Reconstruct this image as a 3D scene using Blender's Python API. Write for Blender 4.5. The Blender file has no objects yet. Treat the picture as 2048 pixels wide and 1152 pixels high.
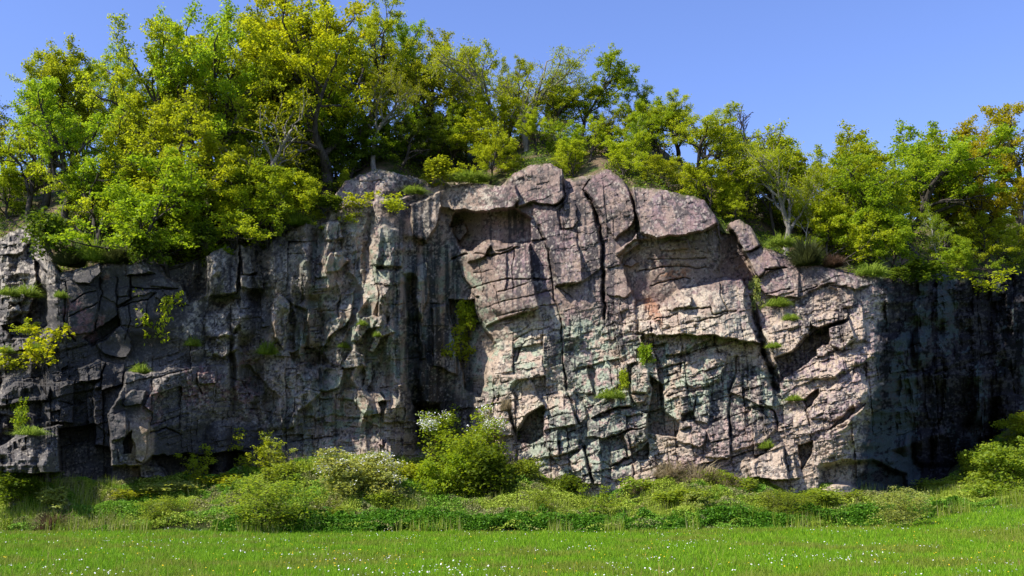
import bpy, math, random
import numpy as np
C = bpy.context.scene.collection
scene = bpy.context.scene
R = math.radians
# ------------------------------------------------------------------ camera
CAM = np.array([0.0, 0.0, 1.7]); PITCH = R(11.5); F = 2010.0        # focal length in photograph pixels (2048 wide)
cam_d = bpy.data.cameras.new("camera"); cam = bpy.data.objects.new("camera", cam_d); C.objects.link(cam)
cam.location = CAM; cam.rotation_euler = (R(90) + PITCH, 0, 0)
cam_d.sensor_width = 36; cam_d.lens = 36 * F / 2048; cam_d.clip_start = 0.1; cam_d.clip_end = 2000
scene.camera = cam
# ------------------------------------------------------------------ sky and sun
SUN = np.array([-0.60, -0.40, 0.80]); SUN /= np.linalg.norm(SUN)
elev = math.asin(SUN[2]); azim = math.atan2(SUN[0], SUN[1])
world = bpy.data.worlds.new("World"); scene.world = world; world.use_nodes = True
wn = world.node_tree; bg = wn.nodes["Background"]
sky = wn.nodes.new("ShaderNodeTexSky"); sky.sky_type = 'NISHITA'; sky.sun_disc = False
sky.sun_elevation = elev; sky.sun_rotation = azim; sky.air_density = 1.0; sky.dust_density = 0.3; sky.ozone_density = 3.0
sk = wn.nodes.new("ShaderNodeMix"); sk.data_type = 'RGBA'; sk.blend_type = 'MULTIPLY'; sk.inputs[0].default_value = 1.0
sk.inputs[7].default_value = (0.98, 0.97, 1.30, 1)
wn.links.new(sky.outputs[0], sk.inputs[6]); wn.links.new(sk.outputs[2], bg.inputs[0])
bg.inputs[1].default_value = 0.125
sd = bpy.data.lights.new("sun", 'SUN'); sd.energy = 5.0; sd.angle = R(0.53); sd.color = (1.0, 0.955, 0.88)
sun = bpy.data.objects.new("sun", sd); C.objects.link(sun)
from mathutils import Vector
sun.rotation_euler = Vector(SUN).to_track_quat('Z', 'Y').to_euler(); sun.location = (-30, -20, 60)
scene.view_settings.view_transform = 'Standard'; scene.view_settings.look = 'None'
scene.view_settings.exposure = 0.70; scene.view_settings.gamma = 1.0
scene.cycles.max_bounces = 6; scene.cycles.transparent_max_bounces = 4
# ------------------------------------------------------------------ helpers
def unproj(u, v, Y):
    """point at world depth Y seen along the ray of photo pixel (u, v)"""
    u = np.asarray(u, float); v = np.asarray(v, float); Y = np.asarray(Y, float)
    a = (u - 1024) / F; b = (576 - v) / F
    dy = math.cos(PITCH) - b * math.sin(PITCH); dz = math.sin(PITCH) + b * math.cos(PITCH)
    t = Y / dy
    return t * a, Y + 0 * t, CAM[2] + t * dz
def proj(x, y, z):
    z = z - CAM[2]
    d = y * math.cos(PITCH) + z * math.sin(PITCH); up = -y * math.sin(PITCH) + z * math.cos(PITCH)
    return 1024 + F * x / d, 576 - F * up / d
def mesh_obj(name, V, faces, mat=None, parent=None, attrs=None, smooth=False):
    """faces: (n,k) int array, or list of such arrays"""
    V = np.asarray(V, np.float32)
    if not isinstance(faces, list): faces = [faces]
    faces = [np.asarray(f, np.int32) for f in faces if len(f)]
    me = bpy.data.meshes.new(name)
    me.vertices.add(len(V)); me.vertices.foreach_set("co", V.ravel())
    nl = sum(f.size for f in faces); npoly = sum(len(f) for f in faces)
    me.loops.add(nl); me.loops.foreach_set("vertex_index", np.concatenate([f.ravel() for f in faces]))
    sizes = np.concatenate([np.full(len(f), f.shape[1], np.int32) for f in faces])
    starts = np.concatenate([[0], np.cumsum(sizes)[:-1]]).astype(np.int32)
    me.polygons.add(npoly); me.polygons.foreach_set("loop_start", starts)
    if smooth: me.polygons.foreach_set("use_smooth", np.ones(npoly, bool))
    for k, a in (attrs or {}).items():
        a = np.asarray(a, np.float32)
        if a.ndim == 2:
            at = me.attributes.new(k, 'FLOAT_COLOR', 'POINT')
            at.data.foreach_set("color", np.concatenate([a, np.ones((len(a), 1), np.float32)], 1).ravel())
        else:
            at = me.attributes.new(k, 'FLOAT', 'POINT'); at.data.foreach_set("value", a)
    me.update(calc_edges=True)
    o = bpy.data.objects.new(name, me); C.objects.link(o)
    if mat: me.materials.append(mat)
    if parent: o.parent = parent
    return o
def tag(o, label, cat=None, group=None, kind=None):
    if label: o["label"] = label
    if cat: o["category"] = cat
    if group: o["group"] = group
    if kind: o["kind"] = kind
    return o
def empty(name, loc, rz=0, s=(1, 1, 1)):
    o = bpy.data.objects.new(name, None); C.objects.link(o)
    o.location = loc; o.rotation_euler = (0, 0, rz); o.scale = s; o.empty_display_size = 0.2
    return o
# --- numpy noise
_rs = np.random.RandomState(7); _T = _rs.rand(512, 512).astype(np.float32)
def vnoise(x, y, seed=0):
    x = np.asarray(x, np.float32) + 131.7 * seed + 4096; y = np.asarray(y, np.float32) + 57.3 * seed + 4096
    xi = np.floor(x).astype(np.int64); yi = np.floor(y).astype(np.int64); fx = x - xi; fy = y - yi
    fx = fx * fx * fx * (fx * (fx * 6 - 15) + 10); fy = fy * fy * fy * (fy * (fy * 6 - 15) + 10)
    x0 = xi & 511; x1 = (xi + 1) & 511; y0 = yi & 511; y1 = (yi + 1) & 511
    a = _T[x0, y0] * (1 - fx) + _T[x1, y0] * fx; b = _T[x0, y1] * (1 - fx) + _T[x1, y1] * fx
    return a * (1 - fy) + b * fy - 0.5
def fbm(x, y, oct=4, seed=0, gain=0.5):
    s = 0; a = 1.0; f = 1.0
    for i in range(oct):
        s = s + a * vnoise(x * f, y * f, seed + 3 * i); a *= gain; f *= 2.03
    return s
def ridged(x, y, oct=4, seed=0, gain=0.5):
    s = 0; a = 1.0; f = 1.0
    for i in range(oct):
        s = s + a * (0.5 - np.abs(vnoise(x * f, y * f, seed + 5 * i)) * 2); a *= gain; f *= 2.07
    return s
def voro(x, y, seed=0):
    x = np.asarray(x, np.float32) + 311 + seed * 17.3; y = np.asarray(y, np.float32) + 211 + seed * 9.7
    xi = np.floor(x).astype(np.int64); yi = np.floor(y).astype(np.int64)
    f1 = np.full(x.shape, 9.0, np.float32); f2 = f1.copy()
    dx1 = np.zeros_like(f1); dy1 = np.zeros_like(f1); r = [np.zeros_like(f1) for _ in range(3)]
    for i in (-1, 0, 1):
        for j in (-1, 0, 1):
            a = (xi + i) & 511; b = (yi + j) & 511
            dx = x - (xi + i + _T[a, b] * .9 + .05); dy = y - (yi + j + _T[b, (a + 77) & 511] * .9 + .05)
            d = .45 * np.sqrt(dx * dx + dy * dy) + .6 * np.maximum(np.abs(dx), np.abs(dy)); m = d < f1
            f2 = np.where(m, f1, np.minimum(f2, d)); f1 = np.where(m, d, f1)
            dx1 = np.where(m, dx, dx1); dy1 = np.where(m, dy, dy1)
            for k in range(3): r[k] = np.where(m, _T[(a + 31 * k + 5) & 511, (b + 13 * k + 9) & 511], r[k])
    return f1, f2, dx1, dy1, r
def h2(i, j, k):
    return _T[(i * 7 + j * 131 + k * 57) & 511, (i * 173 + j * 37 + k * 11 + ((i * j) & 63)) & 511]
def joints(u, v, seed):
    """rectilinear joint blocks of uneven width: local coordinates -.5...5 and three random numbers per block"""
    u = u + 1.1 * vnoise(u * .9, u * 0 + seed, seed) + 60; ci = np.floor(u).astype(np.int64); du = u - ci - .5
    v = v * (.7 + .75 * h2(ci, ci * 0, seed + 3)) + 9 * h2(ci, ci * 0, seed) + 60
    v = v + .9 * vnoise(v * .8, ci * 3.7, seed + 1); ri = np.floor(v).astype(np.int64); dv = v - ri - .5
    return du, dv, [h2(ci, ri, seed + 11 * k + 1) for k in range(4)]
def sstep(a, b, x):
    t = np.clip((x - a) / (b - a), 0, 1); return t * t * (3 - 2 * t)
# --- materials
def new_mat(name):
    m = bpy.data.materials.new(name); m.use_nodes = True
    nt = m.node_tree; b = nt.nodes["Principled BSDF"]
    b.inputs["Roughness"].default_value = 0.85; b.inputs["Specular IOR Level"].default_value = 0.2
    return m, nt, b
def N(nt, typ, **kw):
    n = nt.nodes.new(typ)
    for k, v in kw.items(): setattr(n, k, v)
    return n
def mixc(nt, fac, a, b, blend='MIX'):
    n = N(nt, "ShaderNodeMix", data_type='RGBA', blend_type=blend)
    for s, v in ((0, fac), (6, a), (7, b)):
        if hasattr(v, "links"): nt.links.new(v, n.inputs[s])
        elif s == 0: n.inputs[0].default_value = v
        else: n.inputs[s].default_value = (*v, 1)
    return n.outputs[2]
def ramp(nt, fac, stops):
    n = N(nt, "ShaderNodeValToRGB"); nt.links.new(fac, n.inputs[0]); e = n.color_ramp.elements
    while len(e) < len(stops): e.new(0.5)
    for i, (p, c) in enumerate(stops):
        e[i].position = p; e[i].color = (*c, 1) if len(c) == 3 else c
    return n.outputs[0]
def noise(nt, scale, detail=4, rough=0.55, vec=None, dist=0):
    n = N(nt, "ShaderNodeTexNoise"); n.inputs["Scale"].default_value = scale; n.inputs["Detail"].default_value = detail
    n.inputs["Roughness"].default_value = rough; n.inputs["Distortion"].default_value = dist
    if vec is not None: nt.links.new(vec, n.inputs["Vector"])
    return n.outputs[0]
def attr(nt, name, out="Color"):
    n = N(nt, "ShaderNodeAttribute"); n.attribute_name = name; return n.outputs[out]
def leaf_mat(name, c1, c2, c3, trans=0.60, size=1.0):
    """leaf colours from a per-leaf tint attribute and a slow noise over the crown"""
    m, nt, b = new_mat(name)
    t = attr(nt, "tint", "Fac"); oi = N(nt, "ShaderNodeObjectInfo")
    col = ramp(nt, t, [(0.0, c1), (0.55, c2), (1.0, c3)])
    geo = N(nt, "ShaderNodeNewGeometry")
    nz = noise(nt, 0.55 * size, 3, 0.6, geo.outputs["Position"])
    col = mixc(nt, ramp(nt, nz, [(0.35, (0, 0, 0)), (0.7, (1, 1, 1))]), col, mixc(nt, 0.45, col, c3))
    hs = N(nt, "ShaderNodeHueSaturation"); nt.links.new(col, hs.inputs["Color"])
    mr = N(nt, "ShaderNodeMapRange"); mr.inputs[3].default_value = 0.86; mr.inputs[4].default_value = 1.14
    nt.links.new(oi.outputs["Random"], mr.inputs[0]); nt.links.new(mr.outputs[0], hs.inputs["Value"])
    mr2 = N(nt, "ShaderNodeMapRange"); mr2.inputs[3].default_value = 0.493; mr2.inputs[4].default_value = 0.508
    nt.links.new(oi.outputs["Random"], mr2.inputs[0]); nt.links.new(mr2.outputs[0], hs.inputs["Hue"])
    col = hs.outputs[0]
    nt.links.new(col, b.inputs["Base Color"]); b.inputs["Roughness"].default_value = 0.55
    b.inputs["Specular IOR Level"].default_value = 0.18
    tr = N(nt, "ShaderNodeBsdfTranslucent"); nt.links.new(mixc(nt, 1.0, col, (1.25, 1.15, .6), 'MULTIPLY'), tr.inputs[0])
    ms = N(nt, "ShaderNodeMixShader"); ms.inputs[0].default_value = trans
    nt.links.new(b.outputs[0], ms.inputs[1]); nt.links.new(tr.outputs[0], ms.inputs[2])
    nt.links.new(ms.outputs[0], nt.nodes["Material Output"].inputs[0])
    return m
LEAF = {
    'lime':  leaf_mat("lime_leaves", (0.193, 0.264, 0.012), (0.337, 0.414, 0.019), (0.481, 0.528, 0.030)),
    'green': leaf_mat("green_leaves", (0.133, 0.230, 0.011), (0.240, 0.356, 0.018), (0.372, 0.460, 0.027)),
    'amber': leaf_mat("amber_leaves", (.24, .30, .008), (.36, .40, .012), (.46, .45, .02)),
    'rust':  leaf_mat("rust_leaves", (.24, .26, .008), (.37, .36, .014), (.45, .37, .02)),
    'olive': leaf_mat("olive_leaves", (.17, .23, .010), (.29, .35, .016), (.40, .43, .03)),
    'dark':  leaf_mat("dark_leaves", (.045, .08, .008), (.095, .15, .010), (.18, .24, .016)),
    'pale':  leaf_mat("pale_leaves", (0.217, 0.277, 0.049), (0.361, 0.414, 0.095), (0.505, 0.528, 0.175)),
    'herb':  leaf_mat("herb_leaves", (.11, .19, .012), (.22, .31, .022), (.35, .42, .06)),
}
def plant_mat(name, trans=.4):
    """leaf or blade colours straight from a per-plant colour attribute"""
    m, nt, b = new_mat(name); col = attr(nt, "col"); nt.links.new(col, b.inputs["Base Color"]); b.inputs["Roughness"].default_value = .6
    tr = N(nt, "ShaderNodeBsdfTranslucent"); nt.links.new(col, tr.inputs[0])
    ms = N(nt, "ShaderNodeMixShader"); ms.inputs[0].default_value = trans
    nt.links.new(b.outputs[0], ms.inputs[1]); nt.links.new(tr.outputs[0], ms.inputs[2]); nt.links.new(ms.outputs[0], nt.nodes["Material Output"].inputs[0])
    return m
PLANT = plant_mat("meadow_plants"); PETAL = plant_mat("petals", .2)
def bark_mat(name, c1, c2, sc=6.0):
    m, nt, b = new_mat(name)
    geo = N(nt, "ShaderNodeNewGeometry"); mp = N(nt, "ShaderNodeMapping"); mp.inputs["Scale"].default_value = (1, 1, .25)
    nt.links.new(geo.outputs["Position"], mp.inputs[0])
    nz = noise(nt, sc, 6, .65, mp.outputs[0])
    nt.links.new(ramp(nt, nz, [(.35, c1), (.68, c2)]), b.inputs["Base Color"])
    bp = N(nt, "ShaderNodeBump"); bp.inputs["Strength"].default_value = .6; bp.inputs["Distance"].default_value = .03
    nt.links.new(nz, bp.inputs["Height"]); nt.links.new(bp.outputs[0], b.inputs["Normal"])
    return m
BARK = bark_mat("dark_bark", (.020, .016, .012), (.085, .072, .055))
GREYBARK = bark_mat("grey_bark", (.10, .09, .075), (.30, .27, .23))
PALEBARK = bark_mat("pale_bark", (.16, .14, .12), (.55, .52, .46), 4.0)
# ------------------------------------------------------------------ the cliff: relief
RIM = np.array([(-90,470),(0,476),(40,455),(62,446),(78,452),(92,500),(120,545),(150,540),(200,525),(240,522),(268,510),(300,520),(340,530),
  (400,520),(440,496),(480,489),(490,496),(496,490),(515,490),(524,500),(560,470),(600,444),(640,440),(662,400),(690,362),(720,350),(760,337),(800,348),(845,358),
  (868,372),(900,363),(960,366),(1000,372),(1026,347),(1060,331),(1100,326),(1124,338),(1130,358),(1172,351),(1188,349),(1206,337),
  (1222,340),(1245,360),(1258,376),(1268,373),(1330,380),(1384,392),(1410,403),(1430,430),(1446,458),(1462,444),(1480,439),(1503,455),
  (1526,496),(1556,504),(1590,520),(1640,528),(1700,545),(1745,556),(1790,552),(1880,545),(1920,560),(1960,550),(2010,545),(2140,535)], float)
BASEL = np.array([(-90,930),(0,925),(60,915),(120,940),(200,940),(300,945),(450,925),(560,905),(700,890),(780,885),(840,895),(900,905),(1000,905),
  (1070,910),(1130,945),(1200,965),(1260,945),(1330,915),(1400,920),(1500,935),(1560,960),(1640,955),(1760,960),(1810,965),(1870,950),(1950,900),(2000,850),(2140,800)], float)
PROFU = np.array([-90,0,82,98,220,370,460,560,680,780,840,900,945,1000,1070,1200,1330,1440,1470,1520,1640,1735,1760,1790,1850,1950,2140], float)
PROFY = np.array([52.6,51.8,51.4,49.6,51.0,53.2,54.0,54.8,55.6,56.2,58.5,60.0,58.9,55.9,54.6,53.9,53.1,52.5,52.6,52.6,52.1,51.7,52.4,54.6,58.0,61.8,68.5])
LEANU = np.array([-90,60,95,110,370,450,800,880,960,1050,1200,1440,1500,1740,1790,2140], float)
LEANK = np.array([.55,.55,.30,.05,.05,.14,.12,.03,.12,.18,.20,.19,.24,.26,.03,.0])
def smooth_interp(u, xp, fp, r=7):
    return (np.interp(u, xp, fp) * 2 + np.interp(u - r, xp, fp) + np.interp(u + r, xp, fp)) / 4
def Zp(ox, oy, pts, s=3.388): return [(ox + a / s, oy + b / s) for a, b in pts]
A_, B_, C_, D_, E_, F_, G_, H_ = (1000,300),(1000,620),(1448,420),(1448,680),(0,380),(0,680),(500,380),(500,680)
# (view, out m, gx, gy m per 100 px, bevel px, outline)
BLK = [
 # crest and the upper right wall
 (A_, .55,.1,.3,7,[(95,200),(200,112),(330,80),(425,95),(440,200),(440,330),(370,385),(210,352),(130,385),(95,270)]),
 (A_,-.55,.2,.2,4,[(440,150),(620,150),(630,200),(575,275),(455,310)]),
 (A_, .50,.5,.1,6,[(680,100),(745,110),(835,195),(870,250),(905,380),(915,470),(870,540),(775,605),(735,560),(655,380),(590,275),(635,195)]),
 (A_, 1.75,.05,.9,9,[(890,240),(1000,235),(1110,255),(1200,300),(1300,290),(1400,330),(1460,420),(1490,505),(1330,565),(1060,600),(960,560),(920,420)]),
 (A_,-.9,-.05,-.5,8,[(905,600),(1060,600),(1340,560),(1490,510),(1500,885),(1200,965),(1100,1030),(930,1060),(860,900),(790,700)]),
 (A_, .35,.3,.3,4,[(1070,650),(1200,610),(1285,600),(1290,670),(1170,690),(1080,690)]),
 (A_, .40,.3,.2,3,[(825,765),(885,715),(930,770),(870,790)]),
 (A_, .45,.35,-.2,4,[(705,790),(770,680),(900,600),(930,560),(960,640),(840,700),(800,780)]),
 (A_, .30,.2,.1,3,[(700,800),(780,850),(900,950),(840,1000),(720,980)]),
 (A_, .30,.3,.1,3,[(465,340),(512,375),(532,480),(490,525),(405,525),(410,420)]),
 (A_, .35,.2,-.1,5,[(530,520),(650,480),(690,640),(680,780),(560,900),(510,720)]),
 (A_,-1.9,-.4,.0,8,[(1490,500),(1545,510),(1650,690),(1735,880),(1700,960),(1655,905),(1640,880),(1498,880)]),
 (A_, .40,.3,.3,6,[(1545,490),(1620,465),(1705,520),(1785,640),(1690,700),(1640,690)]),
 (A_, .30,.3,.3,5,[(1690,705),(1790,650),(1885,760),(1895,800),(1745,870),(1650,700)]),
 (A_, .25,.2,.4,5,[(1740,880),(1890,800),(2033,800),(2033,1000),(1800,990)]),
 (A_, 1.35,.1,.5,5,[(1100,1030),(1200,970),(1480,900),(1630,870),(1672,920),(1665,1060),(1745,1290),(1770,1320),(1480,1270),(1180,1250),(985,1255),(945,1230),(950,1160),(1030,1150)]),
 (A_, .45,.4,.4,4,[(1110,1030),(1190,985),(1300,1010),(1290,1060),(1130,1080)]),
 (A_, .45,.05,.25,9,[(210,360),(370,390),(440,340),(460,330),(400,420),(400,530),(520,560),(560,900),(380,930),(340,700),(280,520),(235,480)]),
 # big smooth wall left of the vertical crack
 (A_,-.20,.1,.0,5,[(30,680),(200,630),(300,610),(340,860),(30,950)]),
 # alcove under the crest lip
 (G_, .65,.1,.2,6,[(1280,10),(1420,-60),(1800,-40),(1830,60),(1790,110),(1600,140),(1380,140),(1290,120)]),
 (G_,-1.35,.1,-.25,7,[(1390,150),(1600,140),(1800,115),(1915,200),(1905,360),(1640,352),(1500,405),(1400,372),(1350,240)]),
 (G_, .55,.5,.1,5,[(1350,250),(1460,230),(1480,290),(1410,350),(1390,330)]),
 (G_, .50,.4,.2,5,[(1480,400),(1590,345),(1645,370),(1600,440),(1490,480)]),
 (G_, .7,.35,-.05,7,[(1395,375),(1500,410),(1645,360),(1900,365),(1930,620),(1960,800),(1620,910),(1590,930),(1515,730),(1450,560)]),
 (G_,-.5,-.2,-.2,5,[(1515,730),(1545,720),(1600,900),(1585,930),(1560,850)]),
 ((0,0),-1.5,.0,.2,8,[(2236,1150),(2300,1380),(2520,1372),(2760,1330),(2900,1270),(2860,1100),(2500,1080)]),
 # gully
 (G_,-1.3,0,0,40,[(1035,560),(1130,560),(1150,1150),(1170,1560),(1060,1560),(1030,1100)]),
 (G_,-1.2,-.4,0,9,[(1330,730),(1510,740),(1590,940),(1660,1050),(1560,1400),(1450,1350),(1400,1000)]),
 (G_, .7,.3,0,6,[(1130,500),(1205,470),(1215,600),(1200,760),(1150,900),(1180,1150),(1140,1150),(1120,800)]),
 (G_, .6,-.2,.1,8,[(1220,800),(1320,760),(1390,1000),(1400,1250),(1240,1200)]),
 (G_, .9,.3,.25,8,[(1090,100),(1280,10),(1300,120),(1265,230),(1205,350),(1110,310)]),
 (G_, .9,.3,-.25,9,[(800,430),(840,280),(900,240),(1010,280),(1050,380),(1030,515),(880,525),(822,505)]),
 (G_, .35,.3,.1,5,[(840,530),(1020,540),(1020,640),(860,640)]),
 (G_, .55,.5,.2,6,[(470,215),(600,215),(645,335),(500,345)]),
 (G_, .75,.3,-.3,6,[(515,505),(560,430),(640,395),(685,470),(620,545),(520,555)]),
 (G_, .55,.6,.2,6,[(500,900),(590,850),(600,700),(700,690),(692,845),(640,920),(570,960),(490,1100),(480,1000)]),
 (G_, .75,.4,.35,5,[(690,1020),(730,920),(780,845),(890,850),(895,925),(805,945),(750,1020)]),
 (G_, .85,.4,.1,5,[(870,645),(935,660),(905,780),(925,900),(985,950),(890,1000),(860,1100),(815,1090),(870,900)]),
 (G_, 1.05,.7,-.1,6,[(130,800),(200,700),(265,760),(250,900),(225,1080),(160,990),(128,880)]),
 (G_,-.45,-.4,0,8,[(265,760),(390,800),(400,1080),(225,1085),(250,900)]),
 (G_,-.7,0,-.3,8,[(380,1060),(480,1100),(590,1230),(500,1200),(300,1190),(260,1100)]),
 (G_, .45,.5,.2,5,[(480,1110),(600,1080),(640,1170),(700,1080),(780,1120),(800,1200),(640,1230),(560,1200)]),
 # lower middle
 (H_, .55,.5,.2,5,[(335,260),(450,190),(560,160),(640,220),(600,330),(470,350),(350,330)]),
 (H_, .65,.6,-.1,4,[(295,380),(350,360),(360,330),(480,350),(400,420),(330,500),(300,590),(235,600),(310,480)]),
 (H_, .70,.5,.2,4,[(610,390),(650,320),(760,330),(880,350),(900,400),(850,420),(880,500),(780,515),(740,480),(700,410)]),
 (H_, .60,.6,0,4,[(770,160),(830,150),(840,240),(800,340),(760,330),(790,240)]),
 (H_, .35,-.2,0,8,[(890,330),(1060,280),(1110,400),(1110,560),(900,560)]),
 (H_,-.25,-.1,-.1,6,[(230,600),(560,500),(740,520),(880,590),(860,640),(500,660),(230,690)]),
 (H_, .5,.5,.3,3,[(865,710),(890,670),(900,720)]),(H_, .7,.5,.3,3,[(905,730),(935,655),(970,700),(960,760)]),
 (H_,-1.6,0,0,40,[(1100,420),(1290,430),(1320,600),(1280,760),(1120,760)]),
 # spur and opening left of the lower right face
 (B_, .85,.45,-.25,6,[(0,440),(190,440),(230,500),(265,590),(292,660),(190,702),(110,805),(60,650),(0,600)]),
 (B_,-1.7,0,-.3,5,[(190,708),(292,662),(285,860),(205,905),(110,885),(120,812)]),
 (B_, .55,.4,.2,6,[(-120,560),(-20,540),(40,640),(90,760),(100,840),(0,860),(-90,800),(-140,680)]),
 (B_, .55,.35,.25,4,[(340,570),(470,608),(512,700),(525,765),(400,782),(282,835),(287,722)]),
 (B_, .35,.3,.1,4,[(455,590),(480,550),(560,620),(600,700),(560,760),(525,765),(515,700)]),
 (B_, .45,.5,0,5,[(720,318),(805,430),(815,510),(700,565),(650,582),(655,480)]),
 (B_, .35,.5,0,5,[(560,420),(600,400),(640,560),(560,560),(530,480)]),
 (B_,-.5,0,0,5,[(610,380),(660,400),(655,480),(640,560),(600,440)]),
 (B_, .50,.2,.1,4,[(818,205),(972,165),(986,240),(932,272),(942,350),(850,392),(826,300)]),
 (B_,-.7,0,-.3,3,[(1022,245),(1135,205),(1112,252),(1030,258)]),
 (B_, .40,.1,.1,4,[(1110,210),(1200,170),(1452,170),(1452,212),(1200,292),(1112,305)]),
 (B_,-.4,0,-.2,3,[(1110,308),(1200,296),(1280,275),(1280,300),(1120,335)]),
 (B_, .75,.3,.3,10,[(888,395),(950,360),(1012,400),(1022,500),(990,552),(888,562)]),
 (B_, .45,.2,0,6,[(885,575),(990,560),(975,610),(900,630)]),
 (B_,-1.5,.3,0,6,[(1015,440),(1100,500),(1110,690),(1200,762),(1190,870),(1010,835),(1000,700),(1022,520)]),
 (B_, .75,.2,.35,5,[(640,632),(760,560),(872,545),(882,650),(700,682),(610,742)]),
 (B_, .60,.1,.35,6,[(590,745),(880,662),(1000,702),(1000,800),(860,832),(720,872),(580,870)]),
 (B_, 1.0,.1,-.2,7,[(850,880),(870,838),(992,800),(1002,882),(870,942)]),
 (B_,-.5,-.7,0,4,[(700,882),(850,852),(872,1000),(1000,902),(1000,1015),(760,1062),(750,1145),(682,1145)]),
 (B_, .55,.3,.2,3,[(755,960),(850,930),(865,1005),(760,1045)]),
 (B_, .60,.3,.1,4,[(460,1002),(572,930),(615,1190),(545,1190)]),
 (B_, .60,.3,.1,4,[(582,930),(682,868),(690,1190),(630,1190)]),
 (B_, .45,.3,.2,4,[(270,890),(380,800),(400,1010),(350,1000),(310,930)]),
 (B_, .50,.4,-.2,4,[(1220,600),(1332,570),(1312,690),(1220,702)]),
 (B_,-.7,0,0,4,[(1220,706),(1312,694),(1330,745),(1220,745)]),
 (B_, .55,.3,-.1,5,[(1332,560),(1422,540),(1424,680),(1402,775),(1312,745)]),
 (B_, .50,.2,.2,5,[(1200,765),(1312,752),(1392,822),(1382,912),(1350,935),(1200,890)]),
 (B_, .35,.35,.2,6,[(1230,350),(1330,310),(1560,290),(1500,480),(1330,540),(1235,480)]),
 (B_, .55,.3,.1,6,[(1595,470),(1785,330),(1845,370),(1845,650),(1750,652),(1560,560)]),
 (B_, .35,.3,.2,6,[(1400,780),(1540,700),(1560,1000),(1380,1000)]),
 (B_, .35,.2,.1,6,[(1570,680),(1760,680),(1880,820),(1780,900),(1560,960)]),
 (B_, .9,.3,.3,6,[(1690,1060),(1850,920),(1930,930),(1960,1150),(1700,1150)]),
 # right hand dome
 (C_, .25,.2,.3,9,[(215,500),(370,405),(650,365),(835,420),(1000,500),(890,540),(700,510),(450,640),(280,570)]),
 (C_, .30,.3,-.2,6,[(680,520),(870,505),(890,600),(880,660),(800,650),(760,560)]),
 (C_, .9,.2,.3,6,[(250,805),(400,748),(575,752),(562,845),(430,962),(352,1002),(312,942)]),
 (C_, .75,.2,.2,5,[(575,735),(700,700),(845,700),(842,730),(620,805),(570,790)]),
 (C_,-1.8,0,-.2,6,[(540,885),(622,806),(842,735),(712,802),(722,902),(622,952),(622,992),(400,1145),(352,1005),(432,965)]),
 (C_, .75,.3,-.1,7,[(712,802),(862,742),(892,862),(802,952),(722,892)]),
 (C_, .35,.3,0,4,[(320,960),(440,1060),(380,1130),(330,1040)]),
 (C_, .45,.2,.2,5,[(610,940),(680,900),(740,950),(700,990),(620,1000)]),
 (C_, .35,.2,.25,8,[(400,1150),(700,1000),(960,910),(1000,990),(940,1050),(700,1150)]),
 (C_, .4,.4,0,6,[(975,930),(1030,950),(1025,1000),(985,990)]),
 (D_,-1.1,0,0,5,[(530,405),(640,332),(655,372),(592,442),(562,465)]),
 (D_, .35,.2,.1,8,[(590,440),(780,260),(920,180),(1000,380),(880,460),(740,560),(580,540)]),
 (D_,-.6,0,0,5,[(720,610),(800,530),(880,430),(890,470),(820,600),(740,640)]),
 (D_,-1.3,0,0,4,[(498,722),(592,690),(602,780),(532,885)]),
 (D_, .8,.4,-.3,8,[(600,700),(700,640),(880,500),(960,420),(900,640),(860,800),(622,865)]),
 (D_,-1.6,0,-.2,22,[(640,875),(880,810),(1000,800),(1230,900),(1230,1000),(640,1000)]),
 (D_,-2.6,0,-.5,60,[(1150,760),(1500,650),(1750,420),(1900,400),(1900,900),(1230,950)]),
 (D_, .5,.2,.3,6,[(165,830),(400,700),(480,780),(500,940),(200,950)]),
 # left end: leaning grey rock, then the dark panels
 (E_, .35,.2,.2,8,[(0,340),(170,215),(245,235),(230,330),(140,440),(0,440)]),
 (E_,-.9,-.3,0,7,[(225,440),(320,560),(330,920),(240,1000),(170,900),(250,700)]),
 (E_, .6,.3,.3,8,[(60,700),(150,680),(180,740),(100,780),(50,760)]),
 (E_, .45,.2,.3,6,[(20,820),(130,770),(150,830),(30,880)]),
 (E_,-.8,0,0,8,[(0,930),(100,880),(200,930),(250,1000),(70,1010)]),
 (E_, .5,.3,.3,6,[(70,1060),(130,990),(200,1060),(190,1090),(80,1100)]),
 (E_, .28,0,.05,4,[(445,650),(650,655),(672,850),(645,980),(470,965)]),
 (E_, .12,.1,0,3,[(690,590),(782,590),(790,780),(672,722)]),
 (E_, .22,.05,.05,3,[(800,662),(872,660),(872,742),(792,790)]),
 (E_, .20,.1,.1,3,[(890,668),(1032,682),(1032,702),(890,732)]),
 (E_, .18,0,0,3,[(1042,682),(1222,682),(1255,800),(1150,760),(1040,730)]),
 (E_, .16,0,.0,3,[(800,800),(1002,742),(1002,862),(932,942),(802,922)]),
 (E_,-.75,-.2,-.2,5,[(660,955),(792,852),(802,932),(720,1020),(620,1060),(560,1000)]),
 (E_, .45,.2,.3,5,[(640,1040),(800,930),(860,960),(900,1060),(860,1150),(720,1120)]),
 (E_, .5,.3,.3,5,[(855,500),(1000,480),(1045,570),(850,582)]),
 (E_, .25,.2,.1,4,[(1020,622),(1112,590),(1185,662),(1012,662)]),
 (E_, .75,.3,.4,6,[(480,600),(530,470),(640,430),(680,560),(600,650),(500,630)]),
 (E_,-1.5,-.3,0,10,[(1040,440),(1260,420),(1410,460),(1400,700),(1280,760),(1230,640),(1080,570)]),
 (E_, .95,.3,.3,7,[(1425,420),(1545,340),(1625,370),(1612,560),(1600,700),(1420,710)]),
 (E_, .75,.4,.3,6,[(1632,370),(1735,360),(1745,560),(1642,582)]),
 (E_, .85,.3,.1,5,[(1622,592),(1782,570),(1792,650),(1632,662)]),
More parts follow.
